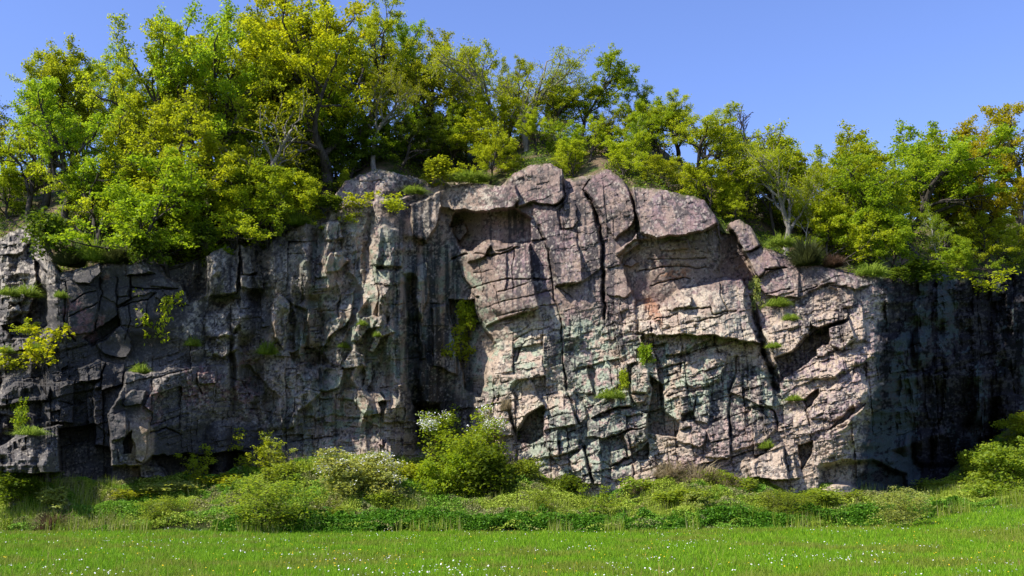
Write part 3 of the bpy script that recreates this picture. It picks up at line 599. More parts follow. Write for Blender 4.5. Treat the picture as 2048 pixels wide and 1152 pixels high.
# ------------------------------------------------------------------ plant building
def leaves(cen, nrm_up, size, rng, elong=1.5, flat=.25):
    """one folded diamond leaf per centre; returns verts, quads, tint"""
    n = len(cen); nv = rng.normal(size=(n, 3)); nv[:, 2] = np.abs(nv[:, 2]) + flat; nv += nrm_up
    nv /= np.linalg.norm(nv, axis=1)[:, None]
    t = rng.normal(size=(n, 3)); t -= (t * nv).sum(1)[:, None] * nv; t /= np.linalg.norm(t, axis=1)[:, None]
    s = np.cross(nv, t); sz = size * rng.uniform(.6, 1.3, n)[:, None]
    a = cen - t * sz * elong * .5; c_ = cen + t * sz * elong * .5; fold = nv * sz * .16
    bb = cen + s * sz * .5 + fold; d = cen - s * sz * .5 + fold
    V = np.stack([a, bb, c_, d], 1).reshape(-1, 3)
    return V, np.arange(4 * n).reshape(-1, 4), np.repeat(rng.rand(n), 4)
def tubes(branches):
    """branches: list of (points (k,3), radii (k), sides)"""
    VV = []; FF = []; off = 0
    for P, r, ns in branches:
        P = np.asarray(P); k = len(P); T = np.gradient(P, axis=0); T /= np.linalg.norm(T, axis=1)[:, None] + 1e-9
        ref = np.where(np.abs(T[:, 2:3]) > .9, np.array([[1., 0, 0]]), np.array([[0, 0, 1.]]))
        a = np.cross(T, ref); a /= np.linalg.norm(a, axis=1)[:, None] + 1e-9; c_ = np.cross(T, a)
        th = np.arange(ns) * 2 * np.pi / ns
        ring = P[:, None] + np.asarray(r)[:, None, None] * (np.cos(th)[None, :, None] * a[:, None] + np.sin(th)[None, :, None] * c_[:, None])
        VV.append(ring.reshape(-1, 3)); g = off + np.arange(k * ns).reshape(k, ns); g2 = np.roll(g, -1, 1)
        FF.append(np.stack([g[:-1], g2[:-1], g2[1:], g[1:]], -1).reshape(-1, 4)); off += k * ns
    return np.concatenate(VV), np.concatenate(FF)
def unit(v): return v / (np.linalg.norm(v) + 1e-9)
def skeleton(rng, H, spec):
    """crooked branching skeleton scaled to height H; returns branches and twig points with radius"""
    br = []; tips = []
    def grow(p, d, L, r, lvl):
        k = max(4, int(L / (.35 if lvl < 2 else .25))); st = L / k; P = [p.copy()]; wig = spec['wig'][min(lvl, 3)]
        for i in range(k):
            d = unit(d + rng.normal(size=3) * wig + np.array([0, 0, spec['up'][min(lvl, 3)]])); p = p + d * st; P.append(p.copy())
        P = np.array(P); rad = np.linspace(r, r * (.35 if lvl < 2 else .25), k + 1)
        if lvl == 0: rad[0] *= 1.35
        br.append((P, rad, (8, 6, 4, 3)[min(lvl, 3)]))
        if lvl >= spec['leaf_from']:
            for i in range(k // 2 if lvl < spec['levels'] else 1, k + 1): tips.append((P[i], lvl))
        if lvl < spec['levels']:
            n = spec['n'][lvl]; ts = np.linspace(spec['t0'][lvl], .98, n) + rng.uniform(-.04, .04, n); az = rng.rand() * 6.28
            for t in ts:
                t = min(max(t, .05), 1); f = t * k; i = min(int(f), k - 1); q = P[i] + (P[i + 1] - P[i]) * (f - i); td = unit(P[i + 1] - P[i])
                az += 2.4 + rng.normal() * .5; a = unit(np.cross(td, np.array([.3, .2, 1.]) if abs(td[2]) < .95 else np.array([1., 0, 0]))); c_ = np.cross(td, a)
                ang = R(rng.uniform(*spec['ang'][lvl])) * (1 - .35 * t if lvl == 0 else 1)
                nd = td * math.cos(ang) + (a * math.cos(az) + c_ * math.sin(az)) * math.sin(ang)
                grow(q, nd, L * spec['ratio'][lvl] * (1.15 - .5 * t) * rng.uniform(.75, 1.2), max(rad[i] * (.66 if t < .9 else .85), .008), lvl + 1)
    for _ in range(spec.get('stems', 1)):
        d0 = unit(np.array([rng.normal() * spec['leanv'], rng.normal() * spec['leanv'], 1.]))
        grow(np.array([rng.normal() * .15 * (spec.get('stems', 1) > 1), rng.normal() * .15 * (spec.get('stems', 1) > 1), -.35]), d0, 10 * spec['trunk'], spec['rad'] * 10, 0)
    top = max(b[0][:, 2].max() for b in br); s = H / top
    br = [(b[0] * s, np.maximum(b[1] * s, spec.get('rmin', .008)), b[2]) for b in br]
    return br, np.array([t[0] for t in tips]) * s
def plant(name, rng, H, spec, bark, leafm, nleaf, lsize, clump=.35, part_wood='trunk', part_leaf='crown', parent=None, up=.1):
    br, tips = skeleton(rng, H, spec)
    root = empty(name, (0, 0, 0)) if parent is None else parent
    V, Fc = tubes(br); mesh_obj(part_wood, V, Fc, bark, root, smooth=True)
    if nleaf:
        tips = tips[tips[:, 2] > H * spec.get('bare', .2)]
        keep = tips[rng.rand(len(tips)) < spec.get('dens', .8)]
        cid = rng.randint(0, len(keep), nleaf)
        off = rng.normal(size=(nleaf, 3)) * np.array([1, 1, .62]) * clump * .55
        V, Fc, t = leaves(keep[cid] + off, np.array([0, 0, up]), lsize, rng)
        ctint = rng.rand(len(keep)); t = np.clip(.55 * t + .45 * np.repeat(ctint[cid], 4), 0, 1)
        mesh_obj(part_leaf, V, Fc, leafm, root, attrs={"tint": t})
    return root
def dup(root, loc, rz, s, tone=None, bark=None, name=None):
    r = root.copy(); C.objects.link(r); r.location = loc; r.rotation_euler = (0, 0, rz); r.scale = s if hasattr(s, '__len__') else (s, s, s)
    for ch in root.children:
        c = ch.copy(); C.objects.link(c); c.parent = r
        if len(c.material_slots):
            mm = LEAF[tone] if (tone and not c.name.startswith(('trunk', 'stem', 'blossom'))) else (bark if bark and c.name.startswith(('trunk', 'stem')) else None)
            if mm: c.material_slots[0].link = 'OBJECT'; c.material_slots[0].material = mm
    return r
OAK = dict(wig=(.13, .20, .24, .25), up=(.05, .06, .05, .03), leaf_from=2, levels=3, n=(9, 6, 4), t0=(.30, .25, .2), ang=((40, 70), (35, 65), (30, 65)), ratio=(.62, .55, .5), leanv=.08, trunk=.62, rad=.025, dens=.5, bare=.32)
NARROW = dict(OAK, ang=((25, 50), (30, 55), (30, 60)), ratio=(.5, .5, .5), t0=(.35, .25, .2), trunk=.72, rad=.018)
SPARSE = dict(OAK, dens=.5, n=(8, 6, 5), wig=(.16, .22, .25, .25))
LOWB = dict(OAK, n=(10, 6, 4), t0=(.12, .2, .2), ang=((50, 85), (35, 65), (30, 65)), ratio=(.72, .55, .5), trunk=.5, rad=.014, bare=.08)
BIRCH = dict(OAK, wig=(.05, .14, .2, .2), n=(11, 6, 3), ang=((30, 55), (30, 60), (30, 60)), ratio=(.38, .5, .5), t0=(.3, .2, .2), trunk=.85, rad=.009)
DEAD = dict(OAK, n=(8, 5, 4), levels=3, wig=(.08, .16, .2, .2), ang=((25, 50), (30, 60), (30, 60)), ratio=(.45, .5, .5), t0=(.35, .3, .3), trunk=.8, rad=.016, rmin=.015)
BUSH = dict(OAK, stems=5, leanv=.45, n=(6, 5, 3), t0=(.15, .2, .2), trunk=.6, rad=.006, bare=.02, ratio=(.55, .5, .5), rmin=.004)
PROTO = {}
def proto(key, *a, **k): PROTO[key] = [plant(*a, **k)]
rg = np.random.RandomState
proto('oakA', 'oak_tree', rg(11), 11.5, OAK, BARK, LEAF['lime'], 21525, 0.098, 0.31)
proto('oakB', 'oak_tree', rg(12), 10.5, OAK, BARK, LEAF['lime'], 18655, 0.098, 0.30)
proto('oakC', 'oak_tree', rg(15), 7.5, OAK, BARK, LEAF['lime'], 13632, 0.090, 0.25)
proto('oakD', 'oak_tree', rg(17), 6.5, OAK, BARK, LEAF['lime'], 12197, 0.086, 0.24)
proto('tallA', 'broadleaf_tree', rg(21), 11.0, NARROW, BARK, LEAF['green'], 15784, 0.098, 0.28)
proto('tallB', 'broadleaf_tree', rg(22), 9.0, NARROW, BARK, LEAF['green'], 13632, 0.094, 0.27)
proto('sparse', 'broadleaf_tree', rg(25), 7.5, SPARSE, GREYBARK, LEAF['olive'], 9555, 0.072, .30)
proto('low', 'young_tree', rg(31), 5.0, LOWB, BARK, LEAF['lime'], 12915, 0.082, 0.22)
proto('lowB', 'young_tree', rg(33), 4.2, LOWB, BARK, LEAF['green'], 11480, 0.078, 0.21)
proto('birch', 'birch_tree', rg(41), 7.0, BIRCH, PALEBARK, LEAF['green'], 4500, .09, .30)
proto('dead', 'dead_tree', rg(51), 6.0, DEAD, BARK, None, 0, 0)
proto('bush', 'shrub', rg(61), 2.2, BUSH, BARK, LEAF['green'], 6500, .075, .20, part_wood='stems', part_leaf='foliage')
proto('bushB', 'shrub', rg(63), 1.8, BUSH, BARK, LEAF['green'], 6000, .07, .22, part_wood='stems', part_leaf='foliage')
HEIGHT = dict(oakA=11.5, oakB=10.5, oakC=7.5, oakD=6.5, tallA=11, tallB=9, sparse=7.5, low=5, lowB=4.2, birch=7, dead=6, bush=2.2, bushB=1.8)
used = {}
def put(key, loc, rz, s, tone=None, bark=None):
    """the first of a kind is the prototype itself moved into place; later ones are copies"""
    p = PROTO[key][0]
    return dup(p, loc, rz, s, tone, bark)
def top_height(u, Yd, vtop, zbase):
    return float(unproj(u, vtop, Yd)[2]) - zbase
TONEW = dict(lime='bright lime green', green='fresh green', amber='amber tinged', olive='thin olive green', dark='dark green', pale='pale green')
# (u of trunk, metres behind the rim, v of crown top, kind, tone, sideways stretch, turn, label)
TREES = [
 # left: the high wood
 (12,5,150,'tallB','olive',1.0,.3,'olive tree at the far left end of the skyline, half out of the frame'),
 (85,4,128,'oakB','lime',.85,2.0,'round lime oak rising behind the double trunked oak at the left end'),
 (60,3.0,200,'oakC','lime',1.0,4.1,'low lime oak at the left frame edge, its crown hanging over the lichen grey rock'),
 (128,2.6,185,'oakB','green',.95,.8,'spreading deep green oak at the left end with two dark stems close together'),
 (170,7,112,'tallB','olive',.9,1.1,'thin topped tree on the left skyline just left of the lone feathery spire'),
 (214,9,88,'tallA','green',.55,2.2,'slim tree with a feathery spire standing out of the left skyline'),
 (255,6,105,'tallB','olive',.8,5.2,'small olive crown on the left skyline between the feathery spire and the tall oaks'),
 (195,2.5,250,'oakC','lime',1.0,3.3,'medium lime oak right of the double trunked oak, over the dark juniper'),
 (300,2.2,200,'oakC','lime',1.1,1.7,'yellow lime oak low in the left wood, in front of taller green oaks'),
 (312,6,60,'tallA','lime',.9,4.4,'tall lime tree on the skyline left of the two highest left oaks'),
 (372,5,36,'oakA','lime',.85,.2,'tall oak with forked dark limbs left of the highest crowns'),
 (443,4.0,2,'oakA','green',.85,3.0,'very tall green oak touching the top of the photo left of the golden oak'),
 (490,7.5,10,'tallA','olive',.9,5.8,'straight stemmed tree between the very tall green oak and the golden oak'),
 (405,2.0,205,'oakC','green',1.0,2.7,'dark stemmed oak low in front of the very tall green oak'),
 (515,2.2,160,'sparse','olive',.9,1.3,'thin tree with a pale crooked trunk left of the golden oak'),
 (560,5.0,-25,'tallA','amber',1.05,.9,'golden topped tree reaching past the top of the photo'),
 (655,2.2,-35,'oakA','amber',.98,2.4,'biggest oak, golden topped with a thick dark trunk'),
 (610,7,15,'oakB','lime',.85,4.9,'lime crown filling the gap between the golden tree and the biggest oak'),
 (725,4.5,5,'oakA','lime',.8,5.5,'tall lime oak on the right shoulder of the biggest oak'),
 (745,2.2,150,'sparse','olive',.8,3.9,'thin stemmed tree in the dark wood right of the biggest oak'),
 (775,7,60,'tallB','green',.9,.4,'green tree in the dip of the skyline right of the biggest oak'),
 (820,5.5,40,'tallA','green',.75,3.5,'upright fresh green tree with a forked top left of the leaning oak'),
 (868,3.0,38,'oakA','olive',.85,1.5,'dark trunked oak with high open limbs above the long crest'),
 (925,6,72,'oakB','olive',.85,4.2,'rounded olive crown right of the oak with high open limbs'),
 (905,2.6,215,'oakC','green',.9,.6,'shaded green oak below the rounded olive crown, close to the crest'),
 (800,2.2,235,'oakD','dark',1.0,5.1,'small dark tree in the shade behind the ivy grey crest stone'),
 (985,5,102,'sparse','olive',1.05,2.1,'thin leaved tree with twisted grey limbs against the sky, left of its twin'),
 (1055,5,105,'sparse','olive',1.0,4.7,'thin leaved tree with bare fanning limbs against the sky, left of the lone crown'),
 (1040,8,200,'oakC','olive',1.0,1.0,'olive crown low behind the two thin leaved trees'),
 (1160,6,105,'tallB','green',1.05,2.9,'lone round crowned tree standing clear against the sky on two stems'),
 (1252,7.5,155,'tallB','green',.75,3.7,'small isolated crown against the sky right of the lone round tree'),
 (980,1.6,262,'low','lime',1.15,.5,'bright lime young tree directly above the long crest left of the top boulder'),
 (1075,4.0,215,'oakC','lime',1.0,5.9,'lime oak behind the top boulder'),
 (1120,5,225,'sparse','olive',.9,.0,'grey limbed thin tree behind the gap right of the top boulder'),
 (1180,3.5,225,'oakC','lime',1.0,2.5,'lime oak behind the gap between the top boulder and the pointed boulder'),
 (1150,1.8,272,'low','lime',1.0,4.0,'bright young tree just behind the gap in the crest'),
 (1245,2.2,262,'low','lime',1.1,1.9,'bright young tree peeping over the pointed boulder'),
 (1290,6,200,'oakC','lime',1.0,3.2,'lime crown on the sloping skyline right of the small isolated crown'),
 (1335,5,192,'oakC','green',1.0,5.0,'green oak with a dark curved trunk on the sloping skyline'),
 (1268,4,235,'birch','green',.9,.7,'slender pale stemmed birch above the pointed boulder'),
 (1405,7,205,'sparse','olive',.9,1.4,'sparse twiggy tree sticking out of the sloping skyline'),
 (1385,4,235,'oakD','lime',1.15,4.6,'lime oak on the slope above the big rounded boulder'),
 (1330,1.8,300,'low','lime',1.15,2.8,'leafy young tree close behind the big rounded boulder'),
 (1440,5.5,250,'oakD','lime',1.1,.1,'lime tree left of the dead snags on the sloping skyline'),
 (1425,2.0,310,'low','lime',1.1,3.6,'leafy young tree at the right shoulder of the big rounded boulder'),
 (1487,3.2,208,'dead','olive',1.0,2.0,'tall bare dead tree spiking above the sloping skyline'),
 (1470,1.5,370,'lowB','lime',1.1,5.3,'bright low tree beside the dark cleft right of the big boulder'),
 (1520,7,265,'oakD','olive',1.0,1.2,'olive crown between the two bare dead trees'),
 (1545,3.4,250,'dead','olive',1.0,4.4,'leaning bare dead tree right of the taller dead one'),
 (1565,2.0,290,'sparse','lime',.85,2.2,'long stemmed tree rooted in brown leaf litter above the right hand slab'),
 (1610,6,275,'oakD','lime',1.05,3.1,'small lime crown on the skyline right of the leaning dead tree'),
 (1602,2.2,335,'birch','olive',.8,.9,'white stemmed birch beside the brown litter patch'),
 (1650,4,300,'oakD','green',1.1,5.7,'green tree with a dark bent stem mid slope right of the white stemmed birch'),
 (1655,1.8,395,'lowB','lime',1.2,2.6,'bright low tree behind the heather clump on the right rim'),
 (1700,6,268,'oakC','lime',.95,.3,'broad lime crown on the low part of the skyline'),
 (1748,6.5,262,'oakC','lime',.95,3.8,'highest lime crown in the low part of the skyline'),
 (1745,3,360,'oakD','lime',1.15,1.6,'lime tree mid slope above the shadowed right corner'),
 (1805,7,290,'oakD','green',1.1,4.8,'green crown in the notch of the skyline before the amber trees'),
 (1765,1.6,420,'lowB','green',1.2,.4,'low green tree overhanging the top of the shadowed right corner'),
 (1852,6,285,'oakC','lime',.95,2.3,'lime crown at the foot of the rising amber trees'),
 (1892,6,245,'oakC','green',.9,5.4,'green topped tree left of the amber pair at the right end'),
 (1868,2.2,400,'birch','green',.8,3.4,'birch with a forked white trunk at the rim of the shaded wall'),
 (1925,4,290,'oakC','rust',1.05,1.0,'big amber crown low on the right slope'),
 (1965,6,238,'oakC','rust',.95,4.3,'amber tree on the right skyline, left of the tallest amber tree'),
 (2025,5,234,'oakB','rust',.9,.6,'tallest amber tree, cut by the right edge of the photo'),
 (1830,3,365,'oakD','lime',1.1,2.9,'lime tree mid slope left of the big amber crown'),
 (1960,1.8,420,'low','lime',1.05,5.6,'lime young tree leaning over the shaded wall'),
 (2020,2.4,385,'oakD','green',1.05,1.8,'green tree under the tallest amber tree at the right edge'),
 (2060,1.5,440,'low','olive',1.0,3.0,'olive young tree at the very right edge over the shaded wall'),
 (1905,1.5,470,'lowB','green',1.0,.2,'small green tree on the rim right of the forked white trunk'),
 (1015,7.5,128,'oakB','olive',.8,1.9,'olive crown filling the skyline between the two thin leaved twisted trees'),
 (1100,7,150,'oakC','green',.9,3.1,'green crown on the skyline between the fanning thin tree and the lone round tree'),
 (1475,6,262,'oakC','lime',.9,2.2,'lime crown on the sloping skyline behind the tallest bare dead tree'),
 (1560,7,280,'oakC','olive',.9,.4,'olive crown low on the skyline behind the leaning dead tree'),
 (1655,8,288,'oakC','olive',.9,5.0,'olive crown on the lowest part of the skyline'),
 (145,8,128,'oakB','olive',.8,4.6,'olive oak on the left skyline between the round lime oak and the thin topped tree'),
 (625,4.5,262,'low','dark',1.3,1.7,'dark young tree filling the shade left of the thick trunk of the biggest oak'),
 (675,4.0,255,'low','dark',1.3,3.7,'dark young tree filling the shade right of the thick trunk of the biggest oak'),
 (650,8,190,'oakD','green',1.3,2.2,'green small tree seen far back under the biggest oak'),
 (20,3,330,'low','green',1.2,4.2,'green young tree on the slope above the lichen grey rock at the left edge'),
 (1140,3.5,240,'low','green',1.0,5.2,'green young tree above the gap in the crest, second row'),
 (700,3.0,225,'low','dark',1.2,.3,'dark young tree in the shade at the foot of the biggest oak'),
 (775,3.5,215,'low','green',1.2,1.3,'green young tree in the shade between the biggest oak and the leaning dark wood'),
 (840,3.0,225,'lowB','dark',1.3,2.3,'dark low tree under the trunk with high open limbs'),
 (935,4.0,200,'low','green',1.2,3.3,'green young tree in the second row above the long crest'),
 (1000,5.0,185,'low','lime',1.2,4.3,'lime young tree below the two thin leaved twisted trees'),
 (1085,6.5,175,'oakD','olive',1.2,5.3,'olive tree behind the lime oak of the top boulder'),
 (1215,6.0,200,'oakD','lime',1.1,.9,'lime tree below the gap of sky beside the lone round tree'),
 (1360,8,215,'oakD','olive',1.1,3.9,'olive crown on the sloping skyline before the twiggy tree'),
 (1500,4,330,'low','green',1.2,2.9,'green young tree below the tall bare dead tree'),
 (1580,4.5,350,'low','lime',1.2,1.9,'lime young tree behind the brown leaf litter patch'),
 (1690,3.5,370,'low','green',1.2,.6,'green young tree in the middle of the right slope'),
 (640,6,150,'oakC','green',1.0,.6,'green oak seen behind the thick trunk of the biggest oak'),
 (590,4,215,'oakD','green',1.1,1.6,'green tree between the pale crooked trunk and the thick trunk'),
 (240,5,170,'oakC','lime',1.0,2.6,'lime oak between the feathery spire and the tall forked oak, second row'),
 # leafy young trees over the left rim
 (285,-.7,318,'low','green',1.25,1.1,'bright green young tree hanging over the grassy ledge on the left'),
 (345,-.5,372,'lowB','lime',1.2,3.9,'low lime tree right of the young tree over the grassy ledge'),
 (470,-.6,335,'low','lime',1.15,2.0,'lime young tree over the dark hollow above the paired pillars'),
 (545,-.4,318,'low','green',1.1,5.0,'green young tree above the black hollow left of the crest stone'),
 (600,-.3,345,'lowB','lime',1.15,.8,'lime low tree with long sprays left of the grey crest stone'),
 (690,.9,340,'lowB','lime',.85,4.4,'small bright tree leaning on the left side of the grey crest stone'),
 (175,3.2,325,'low','green',1.0,2.7,'green young tree behind the dark juniper'),
 (425,1.6,255,'oakD','lime',1.0,.5,'lime small oak between the two dark stems of the left wood'),
]
rnd = random.Random(5)
for (u, back, vtop, key, tone, wide, rz, lab) in TREES:
    uu = u; Yd = float(np.interp(u, us, ry)) + back
    if u > 1200 and back >= 5 and key != 'dead': wide *= 1.2
    x = float(unproj(u, 400, Yd)[0]); Yd = float(rim_y(x)) + back; x = float(unproj(u, 400, Yd)[0])
    z = float(hill_z(x, Yd)); H = top_height(u, Yd, vtop, z); s = H / HEIGHT[key]
    t = put(key, (x, Yd, z), rz, (s * wide, s * wide, s), tone)
    cat = {'dead': 'dead tree', 'birch': 'birch'}.get(key, 'tree')
    tag(t, lab, cat, 'trees on the hillside above the rock face')
# ------------------------------------------------------------------ shrubs and plants with their own places
HAW = dict(BUSH, n=(7, 6, 4), bare=.03)
proto('hawthorn', 'hawthorn_bush', rg(71), 3.2, HAW, BARK, LEAF['green'], 9000, .075, .24, part_wood='stems', part_leaf='foliage')
def blossom(root, seed, n, zmin):
    r = rg(seed); fo = [c for c in root.children if c.name.startswith('foliage')][0]
    co = np.zeros(len(fo.data.vertices) * 3, np.float32); fo.data.vertices.foreach_get("co", co); co = co.reshape(-1, 4, 3).mean(1)
    k = co[co[:, 2] > zmin * co[:, 2].max()]; rad = np.linalg.norm(k[:, :2], axis=1) + k[:, 2]; k = k[rad > np.quantile(rad, .35)]
    c0 = k[r.randint(0, len(k), n // 7)]; cen = np.repeat(c0, 7, 0) + r.normal(size=(len(c0) * 7, 3)) * .08 + np.array([0, -.03, .03])
    V, Fq_, t = leaves(cen, np.array([0, 0, .3]), .055, r, 1.1)
    g = (.80 - .12 * t)[:, None] * np.array([1, .99, .93]); mesh_obj("blossom", V, Fq_, PETAL, root, attrs={"col": g})
blossom(PROTO['hawthorn'][0], 72, 1900, .6)
proto('hawthornB', 'hawthorn_bush', rg(74), 2.6, HAW, BARK, LEAF['pale'], 9500, .075, .24, part_wood='stems', part_leaf='foliage')
blossom(PROTO['hawthornB'][0], 75, 1500, .3)
SAPL = dict(BUSH, stems=3, leanv=.22, n=(7, 4, 2), dens=.6, t0=(.15, .2, .2), ratio=(.4, .45, .5), trunk=.8, rad=.005)
proto('sapling', 'sapling', rg(81), 2.4, SAPL, BARK, LEAF['pale'], 1500, .075, .14, part_wood='stems', part_leaf='foliage')
proto('airy', 'sapling', rg(83), 2.8, dict(SAPL, stems=4, leanv=.3, n=(9, 5, 2)), BARK, LEAF['pale'], 5200, .055, .22, part_wood='stems', part_leaf='foliage')
proto('sprig', 'ledge_shrub', rg(85), 1.2, dict(SAPL, stems=3, leanv=.5), BARK, LEAF['lime'], 650, .085, .13, part_wood='stems', part_leaf='foliage')
proto('dense', 'ledge_shrub', rg(87), 1.1, dict(BUSH, stems=6, leanv=.6, dens=.5), BARK, LEAF['green'], 2200, .075, .13, part_wood='stems', part_leaf='foliage')
proto('mound', 'bramble_bush', rg(89), 1.0, dict(BUSH, stems=8, leanv=1.1, dens=.4), BARK, LEAF['green'], 2600, .07, .19, part_wood='stems', part_leaf='foliage')
HEIGHT.update(hawthorn=3.2, hawthornB=2.6, sapling=2.4, airy=2.8, sprig=1.2, dense=1.1, mound=1.0)
def tuft(name, seed, n, h, w, c1, c2, droop=.5, width=.014):
    r = rg(seed); a = r.rand(n) * 6.283; rr = w * .5 * np.sqrt(r.rand(n)) * .7
    p0 = np.stack([rr * np.cos(a), rr * np.sin(a), -.06 + 0 * a], 1); hh = h * r.uniform(.25, 1.15, n) * (1.1 - .9 * (rr / (w * .35)) ** 2)
    out = np.stack([np.cos(a + r.normal(size=n) * .5), np.sin(a + r.normal(size=n) * .5), 0 * a], 1) * (w * .35 * r.rand(n) + .04)[:, None]
    p1 = p0 + out * .4 + np.array([0, 0, 1]) * (hh * .65)[:, None]; p2 = p1 + out * .8 + np.array([0, 0, 1]) * (hh * (.45 - droop * r.rand(n)))[:, None]
    s = np.stack([-np.sin(a + 1), np.cos(a + 1), 0 * a], 1) * width
    V = np.stack([p0 - s, p0 + s, p1 + s * .7, p1 - s * .7, p2], 1).reshape(-1, 3); b0 = np.arange(n) * 5
    Q = np.stack([b0, b0 + 1, b0 + 2, b0 + 3], 1); T = np.stack([b0 + 3, b0 + 2, b0 + 4], 1)
    k = r.rand(n)[:, None]; col = np.array(c1) * (1 - k) + np.array(c2) * k
    return mesh_obj(name, V, [Q, T], PLANT, attrs={"col": np.repeat(col, 5, 0)})
TUFT = {'green': tuft('grass_tuft', 91, 520, .55, 1.0, (.11, .19, .012), (.32, .40, .05), 1.5, .014),
        'dry': tuft('dry_grass_tussock', 92, 1000, .5, 1.1, (.22, .17, .09), (.42, .34, .20), .9),
        'heath': tuft('heather_clump', 93, 1500, .5, 1.0, (.035, .045, .012), (.10, .11, .03), .2, .018),
        'brown': tuft('heather_clump', 94, 1200, .35, 1.0, (.06, .035, .02), (.17, .10, .06), .2, .018)}
def surf(u, v):
    """a spot on the rock face"""
    Yd = float(relief(np.array([float(u)]), np.array([float(v)]))[0]); return unproj(u, v, Yd)
def bank_spot(u, v):
    """where the ray of (u, v) meets the ground"""
    Ys = np.linspace(15, 70, 1200); x, _, z = unproj(u, v, Ys); hit = np.nonzero(z <= ground_z(x, Ys))[0]
    i = hit[0] if len(hit) else int(np.argmin(z - ground_z(x, Ys)))
    return float(x[i]), float(Ys[i]), float(ground_z(x[i], Ys[i]))
# (kind, tone, u, v of foot, v of top, width px, turn, label, category)
ONBANK = [
 ('bush','dark',38,1010,900,150,.3,'large dark broom bush at the left end of the bank','bush'),
 ('dense','pale',108,1020,965,95,1.2,'small blue green bush at the right foot of the large dark broom bush','bush'),
 ('mound','herb',192,950,905,95,2.0,'leafy bush against the black cleft left of the tan streaked rock nose','bush'),
 ('airy','herb',512,1062,925,190,.6,'tall airy light leaved sapling standing at the meadow edge','sapling'),
 ('sapling','olive',505,950,838,70,2.2,'thin upright sapling in front of the shaded overhang at the left','sapling'),
 ('sapling','pale',540,945,862,60,4.0,'shorter thin sapling just right of the upright one by the overhang','sapling'),
 ('sapling','olive',398,950,872,60,1.0,'spindly sapling under the low overhang right of the tan streaked nose','sapling'),
 ('mound','olive',430,975,925,130,3.0,'dusky bramble bush in the shadow of the low overhang','bush'),
 ('mound','herb',580,965,895,120,.5,'green bramble bush with reddish shade left of the white flecked hawthorn','bush'),
 ('mound','herb',640,960,885,110,2.7,'lime bramble hump between the two hawthorns and the teal rock foot','bush'),
 ('hawthornB','pale',705,1000,878,175,1.4,'pale hawthorn bush flecked with white flowers, low on the bank','hawthorn'),
 ('mound','olive',805,965,895,130,3.5,'rounded olive bush left of the big elder','bush'),
 ('hawthorn','green',932,955,800,185,.2,'hawthorn crowned with white blossom in front of the black gully','hawthorn'),
 ('bush','green',900,1000,880,135,2.1,'bright green elder bush below the white blossomed hawthorn','bush'),
 ('bushB','dark',978,1000,865,165,4.2,'large dark bush on the right of the bright green elder','bush'),
 ('sapling','herb',885,900,788,60,5.0,'slender light green sapling poking up left of the white blossom','sapling'),
 ('mound','herb',1052,960,888,110,.9,'bramble bush right of the large dark bush, under the small cave','bush'),
 ('mound','dark',1118,985,922,110,2.4,'dark bramble bush beside the green pillars','bush'),
 ('sapling','herb',1192,1035,952,60,1.7,'upright light green sapling below the green pillars','sapling'),
 ('mound','herb',1272,985,928,150,3.8,'lime bramble mound left of the dry grass','bush'),
 ('bushB','dark',1318,945,866,75,.4,'dark shrub growing in the foot of the central cleft','bush'),
 ('mound','herb',1365,1005,955,150,1.1,'low green mound in front of the dry grass','bush'),
 ('mound','herb',1425,965,918,90,2.9,'green bush at the rock foot right of the dry grass','bush'),
 ('mound','herb',1478,985,930,120,4.6,'lime bush under the columned rock foot','bush'),
 ('airy','olive',1582,990,905,130,3.3,'olive twiggy bush in front of the pale ledge block','bush'),
 ('mound','herb',1640,1010,955,150,.7,'yellow green mound below the shallow cave mouth','bush'),
 ('sapling','herb',1712,985,918,90,2.0,'bright green sapling in front of the teal streak on the shaded wall','sapling'),
 ('mound','herb',1745,1010,960,130,5.1,'green mound at the foot of the teal streak','bush'),
 ('airy','pale',1815,1055,958,110,4.3,'airy pale sapling on the meadow edge at the right','sapling'),
 ('mound','herb',1890,985,930,150,1.5,'lime mound before the black hollow at the right','bush'),
 ('bushB','olive',1940,960,884,75,2.6,'small round olive bush standing in the black hollow','bush'),
 ('bush','herb',2025,985,855,170,.1,'large lime bush at the right edge of the bank','bush'),
 ('mound','herb',1985,1000,935,140,3.1,'green bramble bush left of the large lime bush at the right edge','bush'),
 ('bush','olive',2070,900,800,130,5.4,'olive bush high on the bank at the very right edge','bush'),
 ('mound','pale',330,985,945,150,1.9,'pale grey green bramble patch below the tan streaked rock nose','bush'),
 ('sapling','herb',655,1050,985,50,2.2,'small leafy weed stem at the meadow edge below the white flecked hawthorn','sapling'),
 ('sapling','herb',1085,1025,955,45,.8,'light leafy weed stem on the bank below the small cave','sapling'),
 ('sapling','pale',1390,1040,972,50,3.7,'pale leafy weed stem at the meadow edge below the biggest dry straw clump','sapling'),
 ('airy','herb',1560,1040,965,120,1.1,'airy light green weed bush at the meadow edge below the olive twiggy bush','sapling'),
 ('airy','herb',330,1050,980,110,2.6,'airy light green weed bush at the meadow edge below the flat grey boulder','sapling'),
 ('mound','olive',250,1000,960,150,4.4,'olive bramble patch on the bank under the left boulders','bush'),
 ('mound','herb',770,1010,965,120,0.2,'fresh green hump on the bank in front of the rounded olive bush','bush'),
]
